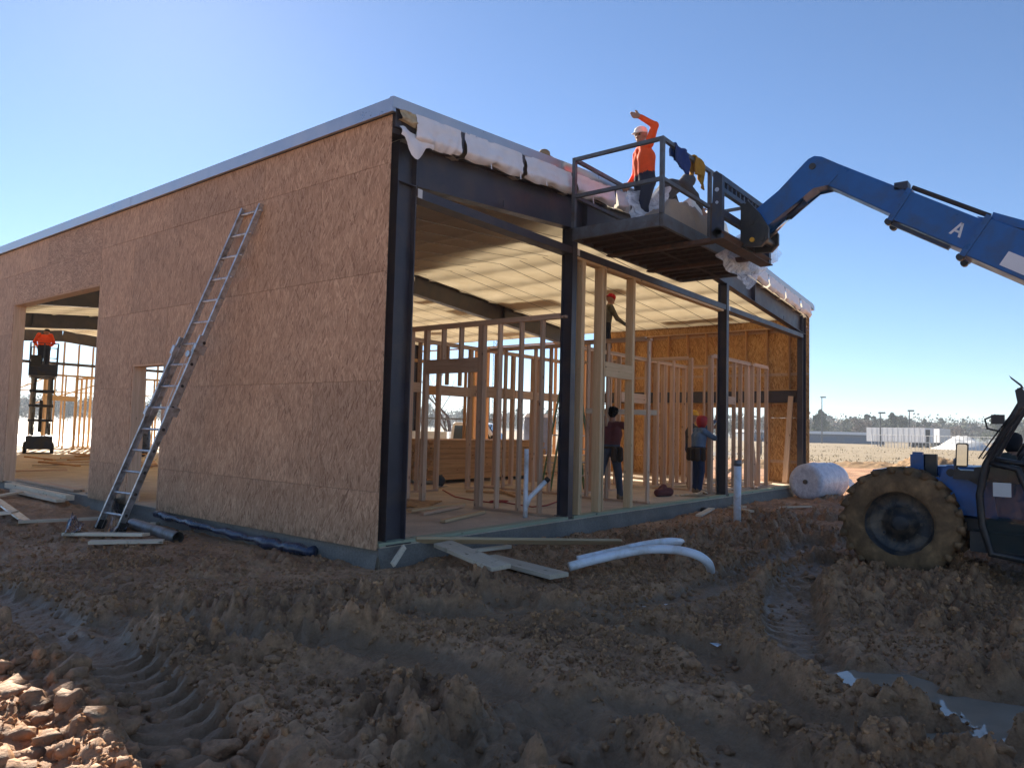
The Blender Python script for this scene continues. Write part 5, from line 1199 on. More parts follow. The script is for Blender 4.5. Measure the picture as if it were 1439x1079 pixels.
rail(b0, b0.lerp(t0, mid), .028, .085, "base_rail", .022); rail(b1, b1.lerp(t1, mid), -.028, .085, "base_rail", .022)
i0, i1 = sx*.032, -sx*.032
rail(b0.lerp(t0, .30) + i0, t0 + i0, .026, .075, "fly_rail", -.022); rail(b1.lerp(t1, .30) + i1, t1 + i1, -.026, .075, "fly_rail", -.022)
n = 15
for k in range(n):
    t = (k + .7)/n
    off = nn*.022 if t < .58 else nn*-.022
    a = b0.lerp(t0, t) + off; b = b1.lerp(t1, t) + off
    m = MB(); m.tube([a - (b-a)*.04, b + (b-a)*.04], .017, 8); m.buildw("rung", M_alu, LD)
    for p in (a, b):
        if t < .62: m = MB(); e = (b-a).normalized()*(1 if p is b else -1); m.tube([p + e*.016, p + e*.024], .022, 8); m.buildw("rung_plug", M_black, LD)
for p in (b0.lerp(t0, .37), b1.lerp(t1, .37), b0.lerp(t0, .56), b1.lerp(t1, .56)): m = MB(); m.beam(p - dl*.06, p + dl*.06, .06, .16, up=nn); m.buildw("rung_lock", M_alu, LD)
for p in (b0, b1): m = MB(); m.beam(p + dl*-.02, p + dl*.12, .05, .12, up=nn); m.buildw("foot", M_rubber, LD)
m = MB(); p = b1.lerp(t1, .54); m.tube([p + nn*.1, p + nn*.13], .045, 10); m.tube([p + nn*.12, p + nn*.11 - dl*.5, p + nn*.10 - dl*.9 + sx*.03], .007, 5); m.buildw("hoist_pulley", M_alu, LD)
# boards and pipe the ladder stands among
def board(p0, p1, w_, t, label, mat=M_scrap, cat="board", group=None, up=(0,0,1), nm="loose_board"):
    p0 = Vector(p0); p1 = Vector(p1)
    if min(p0.z, p1.z) < -.03:       # rest it on the lumps it crosses
        d = (p1 - p0); sd2 = Vector((-d.y, d.x, 0)).normalized()*w_*.4; ex = max([0.0] + [gz((p0 + d*k/14 + sd2*s).x, (p0 + d*k/14 + sd2*s).y) - (p0 + d*k/14).z + t*.5 for k in range(15) for s in (-1, 0, 1) if not (0 < (p0 + d*k/14).x < WB and (p0 + d*k/14).y > 0)])
        if ex > 0: p0 = p0 + Vector((0,0,ex*.8)); p1 = p1 + Vector((0,0,ex*.8))
    o = plank(nm, p0, p1, w_, t, mat, None, up, .003); return tag(o, label, cat, group)
def gp(x, y, dz=.0, Z=-.25):      # pixel to a point resting on the ground mesh
    v = onZ(x, y, Z)
    for _ in range(4): v = onZ(x, y, gz(v.x, v.y))
    return Vector((v.x, v.y, gz(v.x, v.y) + dz))
board(gp(92,758,.05), gp(205,757,.06), .16, .038, "short board under the ladder feet with a paler one in front", up=(0,.1,1))
board(gp(125,768,.05), gp(230,766,.04), .14, .038, "pale short board lying in front of the ladder feet", M_scrap)
board(gp(25,742,.05), gp(150,735,.05), .10, .038, "long weathered board half sunk in the mud left of the ladder")
board(gp(215,738,.03), gp(330,733,.03), .09, .03, "thin board lying behind the galvanised pipe by the wall")
board(gp(238,735,.03), gp(258,741,.03), .09, .03, "small offcut block near the wall below the walk door", M_stud2)
board(gp(262,738,.03), gp(282,742,.03), .11, .03, "square timber offcut near the blue sheeting roll", M_stud2)
a, b = gp(186, 742, .07), gp(250, 762, .06)
m = MB(); m.tube([a, b], .075, 18, caps=False); m.tube([a, b], .066, 18, caps=False); tag(m.build_at("steel_pipe", M_pipe, a, True), "short galvanised pipe lying on the mud beside the ladder", "pipe")
filmP = [gp(140,752,.1), gp(165,735,.25), gp(185,725,.2), gp(172,752,.08)]
def tarp(name, P, label, seed, amp=.08, mat=M_tarp):
    n_ = 20; vs = []
    for i in range(n_+1):
        for j in range(n_+1):
            u, v = i/n_, j/n_; p = (P[0].lerp(P[1], u)).lerp(P[3].lerp(P[2], u), v); w_ = float(fbm(np.array(u*4+seed), np.array(v*4.), 4, seed)); vs.append(p + Vector((0, 0, max(-.02, amp*w_ + .04))))
    m = MB(); m.add(vs, [(i*(n_+1)+j, (i+1)*(n_+1)+j, (i+1)*(n_+1)+j+1, i*(n_+1)+j+1) for i in range(n_) for j in range(n_)])
    return tag(m.build_at(name, mat, P[0], True), label, "sheeting")
tarp("plastic_sheeting", [gp(88,756,.03), gp(100,742,.16), gp(118,747,.05), gp(112,757,.03)], "crumpled dark blue plastic scrap left of the ladder feet", 3)
tarp("plastic_sheeting", [gp(150,752,.04), gp(158,728,.30), gp(184,726,.28), gp(178,752,.04)], "dark blue plastic bag bunched between the ladder rails", 9, .12)
# rolled blue vapour barrier along the wall foot
pts = [Vector((-.10, 4.75, -.06)), Vector((-.12, 3.6, -.10)), Vector((-.13, 2.4, -.13)), Vector((-.13, 1.55, -.15)), Vector((-.12, .95, -.15))]
m = MB(); pp = []; rr = []
for i in range(25):
    t = i/24*(len(pts)-1); k = min(int(t), len(pts)-2); p = pts[k].lerp(pts[k+1], t-k); pp.append(p + Vector((.012*math.sin(i*1.9), 0, .014*math.sin(i*2.7)))); rr.append(.045 + .012*math.sin(i*1.3) + (.02 if t > 2.4 else 0))
m.tube(pp, rr, 12); tag(m.build_at("vapour_barrier_roll", M_tarp, pp[0], True), "long dark blue roll of plastic vapour barrier along the wall foot", "plastic roll")
m = MB(); m.tube([gp(340,757,.03), gp(355,760,.06), gp(368,757,.05), gp(375,750,.04)], [.02,.03,.018,.008], 8); tag(m.build_at("paper_scrap", M_bag, gp(355,760), True), "white scrap lying beside the vapour barrier roll", "litter")
# folded metal sheet at the left edge
P = [gp(-70,690,.45), gp(2,712,.22), gp(37,737,.10), gp(24,742,.06)]
m = MB(); m.beam(gp(-60,690,.35), gp(36,738,.07), .20, .02, up=(.3,-.3,1)); tag(m.build_at("scaffold_plank", M_alu, gp(0,725), False), "perforated aluminium scaffold plank propped on a board at the site edge", "scaffold plank")
board(gp(-60,742,.06), gp(20,738,.06), .30, .03, "wide weathered board lying under the aluminium plank")
# timber step and litter at the big door
board((-.22, 7.5, -.07), (-.22, 10.4, -.05), .14, .09, "heavy dark timber laid as a step in front of the big door", M_scrap)
board((-.40, 7.4, -.13), (-.38, 9.6, -.12), .14, .05, "second timber lying below the door step timber", M_scrap)
board((.15, 8.1, .03), (.22, 11.2, .03), .18, .038, "board lying along the sill of the big door", M_stud)
board((-1.0, 8.6, -.06), (-.5, 8.9, -.02), .12, .03, "grey offcut on the spoil in front of the big door", M_scrap)
for k in range(26):
    x = random.uniform(.8, 6.8); y = random.uniform(12.0, 21.5); a = random.uniform(-.5, .5) + random.choice((0, 1.35)); L = random.uniform(.8, 3.0)
    d = Vector((math.cos(a), math.sin(a), 0))*L/2; zz_ = .02 + .03*(k % 4)
    board(Vector((x,y,zz_)) - d, Vector((x,y,zz_ + random.uniform(0,.05))) + d, random.choice((.09,.14)), .038, "loose framing board scattered on the slab inside the big door", random.choice((M_stud, M_stud3, M_scrap)), group="boards scattered inside the big door")
for k in range(14):
    x = random.uniform(9.6, 14.4); y = random.uniform(.3, 2.0) if k < 8 else random.uniform(5, 7); a = random.uniform(-.6, .6); L = random.uniform(.5, 1.8); d = Vector((math.cos(a), math.sin(a), 0))*L/2
    board(Vector((x,y,.03 + .03*(k % 3))) - d, Vector((x,y,.03 + .03*(k % 3))) + d, .09, .038, "short framing offcut on the slab near the far corner opening", random.choice((M_stud, M_stud2)), group="offcuts near the far corner")
# saw, cord and offcuts on the slab of the open bay
p = onZ(618, 684, .0)
SW = thing("circular_saw", (p.x, p.y, 0), "black circular saw sitting on the slab by the door studs", "saw")
m = MB(); m.lathe([(.10,-.03),(.12,-.02),(.12,.02),(.10,.03)], (p.x, p.y, .13), (.7,.7,0), 20); m.buildw("blade_guard", M_black, SW, True)
m = MB(); m.tube([(p.x-.02,p.y+.05,.14),(p.x+.05,p.y+.14,.16)], .055, 12); m.tube([(p.x-.12,p.y,.14),(p.x-.08,p.y,.24),(p.x+.05,p.y,.25),(p.x+.09,p.y,.17)], .02, 8); m.buildw("motor", M_black, SW, True)
m = MB(); m.box((p.x-.16,p.y-.08,.012),(p.x+.16,p.y+.10,.02)); m.buildw("shoe", M_galv, SW)
pts = [onZ(x, y, .012) for x, y in ((622,688),(640,698),(662,702),(690,706),(705,705),(722,708),(748,712),(768,710),(790,702))]
m = MB(); m.tube(pts, .011, 6); 
for k in range(3): c = onZ(698 + 3*k, 704, .015 + .012*k); m.tube([c + Vector((.16*math.cos(t), .10*math.sin(t), 0)) for t in np.linspace(0, 6.28, 19)[:-1]], .010, 5, closed=True)
tag(m.build_at("power_cable", M_red, pts[0], True), "red extension cord trailing across the slab behind the studs", "cable")
board(onZ(574,717,.05), onZ(650,708,.05), .14, .038, "long pale board lying on the slab beside the corner post", M_stud2)
board(onZ(592,722,.03), onZ(648,711,.03), .09, .038, "board lying alongside the long pale one on the slab", M_stud)
board(onZ(622,732,.03), onZ(679,719,.03), .09, .038, "white-ended stud offcut lying alone on the dirty slab", M_stud2)
board(onZ(655,690,.03), onZ(735,693,.03), .09, .038, "stud lying on the slab behind the tripled post", M_stud3)
board(onZ(700,688,.03), onZ(728,698,.03), .09, .038, "stud end lying at an angle behind the plumbing stack", M_stud3)
board(onZ(574,712,.02), onZ(600,703,.02), .55, .018, "plywood square lying on the slab by the door studs", M_osb_in, "board")
m = MB(); p = onZ(930, 697, 0); Pv = [((p.x-.18,p.y,.08),(p.x+.18,p.y-.08,.09),.08,.09,0), ((p.x,p.y,.12),(p.x+.08,p.y,.18),.09,.07,0)]
v_, q_, _ = surface(Pv, .02); me = bpy.data.meshes.new("tool_bag"); me.from_pydata((v_ - np.array([p.x,p.y,0])).tolist(), [], q_.tolist()); me.materials.append(F_maroon); o = bpy.data.objects.new("tool_bag", me); reg(o, None, Matrix.Translation((p.x,p.y,0))); tag(o, "maroon tool bag on the slab between the studs", "bag")
p = onZ(966, 697, 0)
for k in range(7):
    a = -.5 + .18*k; d = Vector((math.cos(a), math.sin(a), 0))*.3; c = p + Vector((.05*k, -.04*k, .02 + .012*k)); board(c - d, c + d, .05, .02, "dark timber strip in the small heap at the blue-shirted worker's feet", M_scrap, group="strips at the worker's feet")
# boards in the mud in front of the open end
board((.58, .02, .022), gp(872, 769, .07), .09, .038, "long pale stud sloping from the slab edge down to the white conduit", M_stud2, up=(.3,.9,1))
board(onY(622,769,-.16), gp(704,814,.06), .24, .045, "wide weathered plank tilted down from the foundation into the mud", M_scrap, up=(-.25,-.55,.8))
board(onY(684,784,-.55), gp(786,820,.07), .26, .045, "thick pale plank lying flat beside the tilted one", M_scrap, up=(-.08,-.28,1))
board(onY(650,779,-.35), onY(716,771,-.30), .07, .04, "narrow stake lying behind the two wide planks", M_scrap)
board(onY(552,793,-.30), onY(568,768,-.09), .06, .03, "short survey stake leaning on the foundation corner", M_scrap, up=(0,-1,.4))
filmsheet("plastic_scrap", [onY(672,786,-.5), onY(700,783,-.5), onY(738,782,-.55), onY(700,792,-.6)], "white plastic scrap caught between the planks", 85, .05).data.materials[0] = M_bag
board(gp(985,707,.05), gp(1046,716,.04), .09, .04, "board lying by the slab edge left of the standing pipe", M_scrap)
board(gp(985,712,.03), gp(1056,728,.03), .10, .04, "board in the mud just behind the standing white pipe", M_scrap)
board(gp(982,727,.02), gp(1000,718,.04), .12, .03, "short wedge of board beside the standing pipe", M_scrap)
board(gp(1095,714,.03), gp(1140,712,.03), .07, .03, "thin strip lying in the mud toward the wrapped roll", M_scrap)
m = MB(); m.tube([gp(884,726,.05), gp(900,728,.05), gp(950,723,.05), gp(990,720,.05)], .05, 12); tag(m.build_at("drain_pipe", M_blkpipe, gp(884,726), True), "black drain pipe lying along the foundation", "pipe")
# standing white pipe
p = gp(1036, 738); top = .62
p = Vector((p.x, p.y, p.z)); PV = thing("standpipe", p, "thick white plastic pipe standing upright in the mud", "pipe")
m = MB(); m.tube([p - Vector((0,0,.1)), p + Vector((.008,.005,1.02))], .062, 18); m.buildw("pipe", M_pvc, PV, True)
m = MB(); q2 = p + Vector((.008,.005,1.0)); m.tube([q2, q2 + Vector((0,0,.10))], [.066,.064], 14); m.buildw("taped_top", M_pipe, PV, True)
m = MB(); m.tube([p - Vector((0,0,.02)), p + Vector((0,0,.012))], .066, 14); m.buildw("base_ring", M_blkpipe, PV)
# bent white conduits
def pathp(L, r, label, nm="conduit", mat=M_pvc):
    Z0 = sum(gp(x, y).z for x, y, dz in L)/len(L); P = [onZ(x, y, Z0 + dz) for x, y, dz in L]; out = []
    for i in range(len(P)-1):
        p0, p1, p2, p3 = P[max(i-1,0)], P[i], P[i+1], P[min(i+2,len(P)-1)]
        for k in range(6): t = k/6; out.append(.5*((2*p1)+(-p0+p2)*t+(2*p0-5*p1+4*p2-p3)*t*t+(-p0+3*p1-3*p2+p3)*t**3))
    out.append(P[-1]); m = MB(); m.tube(out, r, 12); return tag(m.build_at(nm, mat, P[0], True), label, "conduit")
pathp([(800,796,.06),(845,784,.14),(900,773,.20),(945,772,.22),(978,779,.20),(995,791,.10),(999,803,-.04)], .050, "white plastic conduit lying on the mud and bending down into it")
pathp([(812,787,.10),(860,776,.18),(905,766,.23),(940,761,.24),(957,762,.18)], .050, "second white plastic conduit laid beside the bent one")
for x, y, s in ((1006,893,.05),(935,853,.03),(1077,735,.03),(1083,733,.03),(770,755,.08),(880,733,.06),(295,788,.05),(905,855,.02)):
    p = gp(x, y, .02); m = MB(); m.add([p + Vector((random.uniform(-s,s), random.uniform(-s,s), random.uniform(0,s*.6))) for _ in range(6)], [(0,1,2),(2,3,4),(4,5,0),(1,3,5)])
    tag(m.build_at("paper_scrap", M_bag, p), "small white scrap of litter trodden into the mud", "litter", "litter in the mud")
# wrapped insulation roll
RL = Vector((13.35, -.50, 0)); RD = Vector((.985, -.17, 0)).normalized(); zc = gz(14.2, -.9) + .44
m = MB(); pr = []
for i in range(15):
    t = i/14; pr.append((.46*(1 - .10*(2*t-1)**6) + .012*math.sin(i*2.2), 1.55*t))
m.lathe([(.06,.03),(.30,.0)] + pr + [(.30,1.57),(.06,1.55)], (RL.x, RL.y, zc), RD, 40)
m.v = [tuple(Vector(v) + Vector((0,0,.02*float(fbm(np.array(v[0]*4), np.array(v[2]*5 + v[1]*5), 3, 6))))) for v in m.v]
ro = thing("insulation_roll", (14.5, -.95, zc - .44), "fat insulation roll shrink-wrapped in white plastic beyond the slab corner", "insulation roll")
m.buildw("wrapped_roll", M_wrap, ro, True)
m = MB(); m.tube([RL + Vector((0,0,zc)) - RD*.01, RL + Vector((0,0,zc)) + RD*.03], .055, 14); m.buildw("core_end", M_strap, ro)
filmsheet("plastic_film", [Vector((14.7,-.9,zc+.2)), Vector((15.4,-1.2,zc-.1)), Vector((15.7,-1.6,zc-.42)), Vector((14.8,-1.5,zc-.4))], "loose wrap trailing from the insulation roll", 91, .12).data.materials[0] = M_bag
# green step ladder behind the framed bay
def stepladder(c, h, rz, label):
    T = thing("step_ladder", (c[0], c[1], 0), label, "ladder", None, rz); Mx = WM[T.name]
    g = plain("green_fibreglass", (.10,.17,.06), .5)
    for s in (-1, 1):
        m = MB(); m.beam((s*.28, -.02, 0), (s*.16, .42, h), .03, .07, up=(1,0,0)); m.build("climbing_rail", g, T); m = MB(); m.beam((s*.30, 1.0, 0), (s*.17, .50, h), .03, .05, up=(1,0,0)); m.build("support_rail", g, T)
    n_ = int(h/.3)
    for k in range(1, n_+1): t = k*.3/h; m = MB(); m.box((-.26+.11*t, .44*t-.06, k*.3-.012), (.26-.11*t, .44*t+.04, k*.3+.012)); m.build("step", M_alu, T)
    for k in range(2, n_, 2): t = k*.3/h; m = MB(); m.beam((-.29+.12*t, 1.0-.5*t, k*.3), (.29-.12*t, 1.0-.5*t, k*.3), .02, .03); m.build("rear_brace", M_alu, T)
    m = MB(); m.box((-.20,.36,h),(.20,.56,h+.03)); m.build("top_cap", g, T)
stepladder((8.55, 2.75), 3.0, face_az(125) + math.pi, "tall green step ladder standing behind the framed wall under the red-capped worker")
# lumber stacks inside
def stack(x0, x1, y0, rows, cols_, th, wd, mat, label, seed, rot=0.0, z0=.09, mess=.05):
    r = random.Random(seed); T = thing("lumber_stack", ((x0+x1)/2, y0 + cols_*wd/2, 0), label, "lumber stack", None, rot)
    for x in np.linspace(-(x1-x0)/2 + .4, (x1-x0)/2 - .4, 3): m = MB(); m.box((x-.045, -cols_*wd/2, .001), (x+.045, cols_*wd/2, z0-.002)); m.build("bearer", M_scrap, T)
    L = x1 - x0
    for i in range(rows):
        for j in range(cols_):
            if i == rows-1 and r.random() < .3: continue
            y = -cols_*wd/2 + (j+.5)*wd; z = z0 + (i+.5)*th; dx = r.uniform(-mess, mess)*2; a = r.uniform(-.006, .006)
            o = plank("board", WM[T.name] @ Vector((-L/2+dx, y - a*L + r.uniform(-.004,.004), z)), WM[T.name] @ Vector((L/2+dx, y + a*L, z)), wd-.006, th-.004, mat, T)
    return T
stack(6.6, 11.0, 5.75, 16, 6, .058, .24, M_stud3, "tall stack of orange pine boards inside behind the partition", 4)
stack(11.2, 15.0, 6.4, 9, 7, .05, .14, M_stud2, "lower sunlit lumber stack beside the far open wall", 8, mess=.12)
stack(8.6, 12.2, 10.2, 7, 8, .05, .14, M_stud3, "long low lumber stack deeper inside the building", 12, mess=.15)
# scissor lift seen through the big door
SC = thing("scissor_lift", (5.02, 24.3, 0), "dark electric scissor lift raised under the roof, seen through the big door", "scissor lift")
m = MB(); m.box((4.62,23.4,.16),(5.42,25.2,.62)); m.box((4.66,23.36,.30),(5.38,23.4,.58)); m.buildw("chassis", M_dkblue, SC)
for x in (4.60, 5.44):
    for y in (23.75, 24.85): m = MB(); m.lathe([(.08,-.06),(.19,-.055),(.20,-.03),(.20,.03),(.19,.055),(.08,.06)], (x, y, .20), (1,0,0), 20); m.buildw("wheel", M_rubber, SC, True)
z0, z1, nS = .66, 2.78, 4; dz = (z1 - z0)/nS
for k in range(nS):
    za, zb2 = z0 + dz*k + .02, z0 + dz*(k+1) - .02
    for x in (4.76, 5.28):
        for (ya, yb) in ((23.6, 25.0), (25.0, 23.6)): m = MB(); ox = .035 if ya < yb else -.035; m.beam((x+ox, ya, za), (x+ox, yb, zb2), .05, .10, up=(1,0,0)); m.buildw("scissor_arm", M_gsteel, SC)
    for y in (23.6, 25.0): m = MB(); m.tube([(4.64, y, zb2+.02), (5.40, y, zb2+.02)], .045, 8); m.buildw("pivot_bar", M_dkblue, SC)
m = MB(); m.tube([(5.02,23.8,.8),(5.02,24.6,1.9)], .06, 10); m.buildw("lift_ram", M_black, SC)
m = MB(); m.box((4.58,23.2,2.78),(5.46,25.3,2.90)); m.box((4.60,23.18,2.90),(5.44,23.2,3.20)); m.buildw("deck", M_dkblue, SC)
for x in (4.60, 5.02, 5.44):
    for y in (23.22, 25.28): m = MB(); m.tube([(x,y,2.9),(x,y,3.95)], .022, 8); m.buildw("rail_post", M_dkblue, SC)
for z in (3.42, 3.95):
    m = MB(); m.tube([(4.60,23.22,z),(5.44,23.22,z),(5.44,25.28,z),(4.60,25.28,z)], .02, 8, closed=True); m.buildw("guard_rail", M_dkblue, SC)
m = MB(); m.box((4.64,23.1,3.1),(4.94,23.2,3.5)); m.buildw("control_box", M_black, SC)
SC.matrix_basis = SC.matrix_basis @ Matrix.Rotation(rad(-19), 4, "Z")
# dark covered bundle and a coil near the lift
Pv = [((6.0,20.4,.18),(7.0,20.6,.20),.22,.24,0), ((6.4,20.4,.42),(6.8,20.6,.46),.24,.22,0), ((7.05,20.5,.3),(7.1,20.6,1.0),.22,.2,0)]
v_, q_, _ = surface(Pv, .04, .05); me = bpy.data.meshes.new("covered_bundle"); me.from_pydata((v_ - np.array([6.5,20.5,0])).tolist(), [], q_.tolist()); me.materials.append(M_tarp); o = bpy.data.objects.new("covered_bundle", me); reg(o, None, Matrix.Translation((6.5,20.5,0))); tag(o, "dark covered bundle of material on the slab inside the big door", "bundle")
# ------------------------------------------------------------------ beyond the site
def car_body(T, L, Wd, prof_lo, prof_hi, mat, glassp, name="body"):
    m = MB(); m.prism(prof_lo, 1, -Wd/2, Wd/2); o = m.build(name, mat, T); b = o.modifiers.new("edge", 'BEVEL'); b.width = .05; b.segments = 3; b.limit_method = 'ANGLE'; b.angle_limit = .3
    return o
def car_wheel(T, x, y, r, w_=.24):
    m = MB(); m.lathe([(r*.6,-w_/2),(r*.95,-w_/2),(r,-w_/3),(r,w_/3),(r*.95,w_/2),(r*.6,w_/2)], (x, y, r), (0,1,0), 24); o = m.build("wheel", M_rubber, T, True)
    m = MB(); s = 1 if y > 0 else -1; m.lathe([(r*.6,0),(r*.55,.02),(r*.2,.03),(.02,.04)], (x, y + s*w_*.42, r), (0,s,0), 18); m.build("rim", M_alu, o, True)
def pickup(loc, rz, label, mat, utility=True, group=None):
    T = thing("pickup_truck", loc, label, "truck", group, rz)
    lower = [(-2.9,.55),(-2.9,1.0),(-.75,1.02),(1.15,1.05),(2.55,.98),(2.72,.85),(2.75,.5),(2.2,.42),(-2.6,.45)]
    car_body(T, 5.6, 1.9, lower, None, mat, None)
    m = MB(); m.prism([(-.72,1.03),(-.60,1.80),(-.48,1.86),(.62,1.86),(.78,1.80),(1.28,1.06)], 1, -.86, .86); o = m.build("cab", mat, T); b = o.modifiers.new("edge", 'BEVEL'); b.width = .06; b.segments = 3; b.limit_method = 'ANGLE'; b.angle_limit = .3
    for s in (-1, 1):
        for x0, x1, xt0, xt1 in ((-.56,.12,-.50,.12),(.20,1.02,.20,.68)): m = MB(); m.prism([(x0,1.12),(xt0,1.72),(xt1,1.72),(x1,1.12)], 1, s*.862 - .004, s*.862 + .004); m.build("window", M_cglass, T)
        m = MB(); m.box((.98,s*.92-.08,1.15),(1.06,s*.92+.08,1.36)); m.build("mirror", M_black, T); m = MB(); m.box((.05,s*.952-.01,.98),(.2,s*.952+.01,1.01)); m.build("handle", M_black, T)
        m = MB(); m.box((2.66,s*.70-.18,.72),(2.765,s*.70+.18,.92)); m.build("headlight", M_offw, T); m = MB(); m.box((-2.93,s*.82-.08,.7),(-2.88,s*.82+.08,.98)); m.build("tail_light", M_red, T)
    m = MB(); m.prism([(.84,1.78),(.80,1.80),(1.24,1.12),(1.30,1.10)], 1, -.78, .78); m.build("windscreen", M_cglass, T)
    if utility:
        for s in (-1, 1): m = MB(); m.box((-2.85,s*.78-.16,1.02),(-.80,s*.78+.16,1.46)); m.build("tool_locker", mat, T)
        m = MB(); m.tube([(-2.8,-.85,1.46),(-2.8,-.85,1.98),(-2.8,.85,1.98),(-2.8,.85,1.46)], .025, 6); m.tube([(-.9,-.85,1.46),(-.9,-.85,1.98),(-.9,.85,1.98),(-.9,.85,1.46)], .025, 6); m.tube([(-2.8,-.85,1.98),(1.2,-.85,1.98)], .025, 6); m.tube([(-2.8,.85,1.98),(1.2,.85,1.98)], .025, 6); m.build("ladder_rack", M_gsteel, T)
    for x in (-1.75, 1.75):
        for s in (-1, 1): car_wheel(T, x, s*.80, .40)
    m = MB(); m.box((2.70,-.9,.45),(2.86,.9,.62)); m.build("bumper", M_galv, T)
    return T
G0 = -.33
pickup((16.9, 13.6, G0), rad(-62), "white work truck with side lockers and ladder rack parked beyond the building", M_white)
pickup((18.6, 20.5, G0), rad(-50), "blue-grey pickup parked behind the white work truck", plain("blue_grey_paint", (.16,.22,.30), .35), False)
# portable toilet
T = thing("portable_toilet", (20.0, 12.6, G0), "grey portable toilet with a blue and white notice on its door", "toilet", None, rad(-50)); gy_ = plain("grey_plastic", (.16,.18,.23), .5)
m = MB(); m.box((-.58,-.58,.12),(.58,.58,2.15)); m.build("cabin", gy_, T); m = MB(); m.prism([(-.62,2.15),(-.5,2.3),(.5,2.3),(.62,2.15)], 1, -.62, .62); m.build("roof", M_offw, T); m = MB(); m.box((-.6,-.6,0),(.6,.6,.12)); m.build("base", M_black, T)
m = MB(); m.box((-.605,-.42,.2),(-.582,.42,2.0)); d_o = m.build("door", gy_, T); m = MB(); m.box((-.612,-.2,1.45),(-.606,.2,1.95)); m.build("notice", M_white, d_o); m = MB(); m.box((-.616,-.14,1.62),(-.613,.14,1.88)); m.build("notice_panel", plain("notice_blue", (.02,.16,.45), .5), d_o)
# small yellow excavator
T = thing("excavator", (27.5, 11.5, G0), "small yellow excavator working beyond the far wall", "excavator", None, rad(20))
for s in (-1, 1): m = MB(); m.prism([(-1.1,.1),(-1.3,.35),(-1.1,.6),(1.1,.6),(1.3,.35),(1.1,.1)], 1, s*.75-.2, s*.75+.2); m.build("track", M_rubber, T)
m = MB(); m.prism([(-1.4,.75),(-1.5,1.5),(-.3,1.55),(-.3,1.3),(1.0,1.25),(1.0,.75)], 1, -.8, .8); m.build("house", M_yellow, T); m = MB(); m.prism([(-.2,1.3),(-.25,2.5),(.7,2.5),(.95,1.3)], 1, 0.0, .8); m.build("cab", M_yellow, T)
m = MB(); m.prism([(-.05,1.5),(-.1,2.35),(.6,2.35),(.8,1.5)], 1, .79, .81); m.build("cab_window", M_cglass, T)
m = MB(); m.prism([(.9,1.0),(1.4,2.3),(2.2,3.0),(3.0,3.1),(3.0,2.85),(2.3,2.7),(1.7,2.1),(1.2,1.0)], 1, -.4, -.15); m.build("boom", M_yellow, T); m = MB(); m.beam((3.0,-.27,3.05),(3.6,-.27,1.2), .2, .25, up=(0,1,0)); m.build("stick", M_yellow, T)
m = MB(); m.prism([(3.5,1.25),(3.9,1.1),(4.0,.6),(3.6,.35),(3.3,.7)], 1, -.6, .06); m.build("bucket", M_black, T)
# ------------------------------------------------------------------ trees
def bare_tree(loc, h, seed, label, group=None, spread=.5, gens=6):
    r = random.Random(seed); T = thing("bare_tree", loc, label, "tree", group); segs = []
    def grow(p, d, L, rad_, g):
        n_ = 3; pts = [p]; rs = [rad_]
        for i in range(n_):
            d = (d + Vector((r.uniform(-1,1), r.uniform(-1,1), r.uniform(-.2,.6)))*.16).normalized(); p = p + d*L/n_; pts.append(p); rs.append(rad_*(1 - .35*(i+1)/n_))
        segs.append((pts, rs, g))
        if g < gens:
            for k in range(r.choice((2,2,3)) if g else 4):
                a = Vector((r.uniform(-1,1), r.uniform(-1,1), r.uniform(-.1,.7))).normalized(); grow(pts[-1] if k < 2 else pts[r.choice((1,2))], (d*(1-spread) + a*spread).normalized(), L*r.uniform(.62,.82), rs[-1]*.68, g+1)
    grow(Vector(loc) - Vector((0,0,.2)), Vector((0,0,1)), h*.30, h*.022, 0)
    mt = MB(); mc = MB()
    for pts, rs, g in segs: (mt if g == 0 else mc).tube(pts, rs, 7 if g < 2 else 4, caps=False)
    bark = M_bark; mt.buildw("trunk", bark, T, True); mc.buildw("crown", bark, T, True); return T
M_bark = plain("grey_bark", (.17,.13,.105), .9, 0, .3, 5)
def leafm(name, c): return plain(name, c, .75, 0, .45, 1.2, spec=.15)
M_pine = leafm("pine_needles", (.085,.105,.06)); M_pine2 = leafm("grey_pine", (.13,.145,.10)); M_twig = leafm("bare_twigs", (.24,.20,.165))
c = atD(634, 600, 62); bare_tree((c.x, c.y, G0), 9.5, 3, "tall bare tree standing behind the white work truck")
c = atD(213, 580, 60); bare_tree((c.x, c.y, G0), 6.4, 8, "bare tree framed by the walk-through door opening")
c = atD(596, 600, 80); bare_tree((c.x, c.y, G0), 6.0, 12, "small bare tree left of the tall one beyond the lumber")
c = atD(1068, 600, 60); bare_tree((c.x, c.y, G0), 4.6, 15, "scrubby bare tree seen through the far window opening", spread=.65)
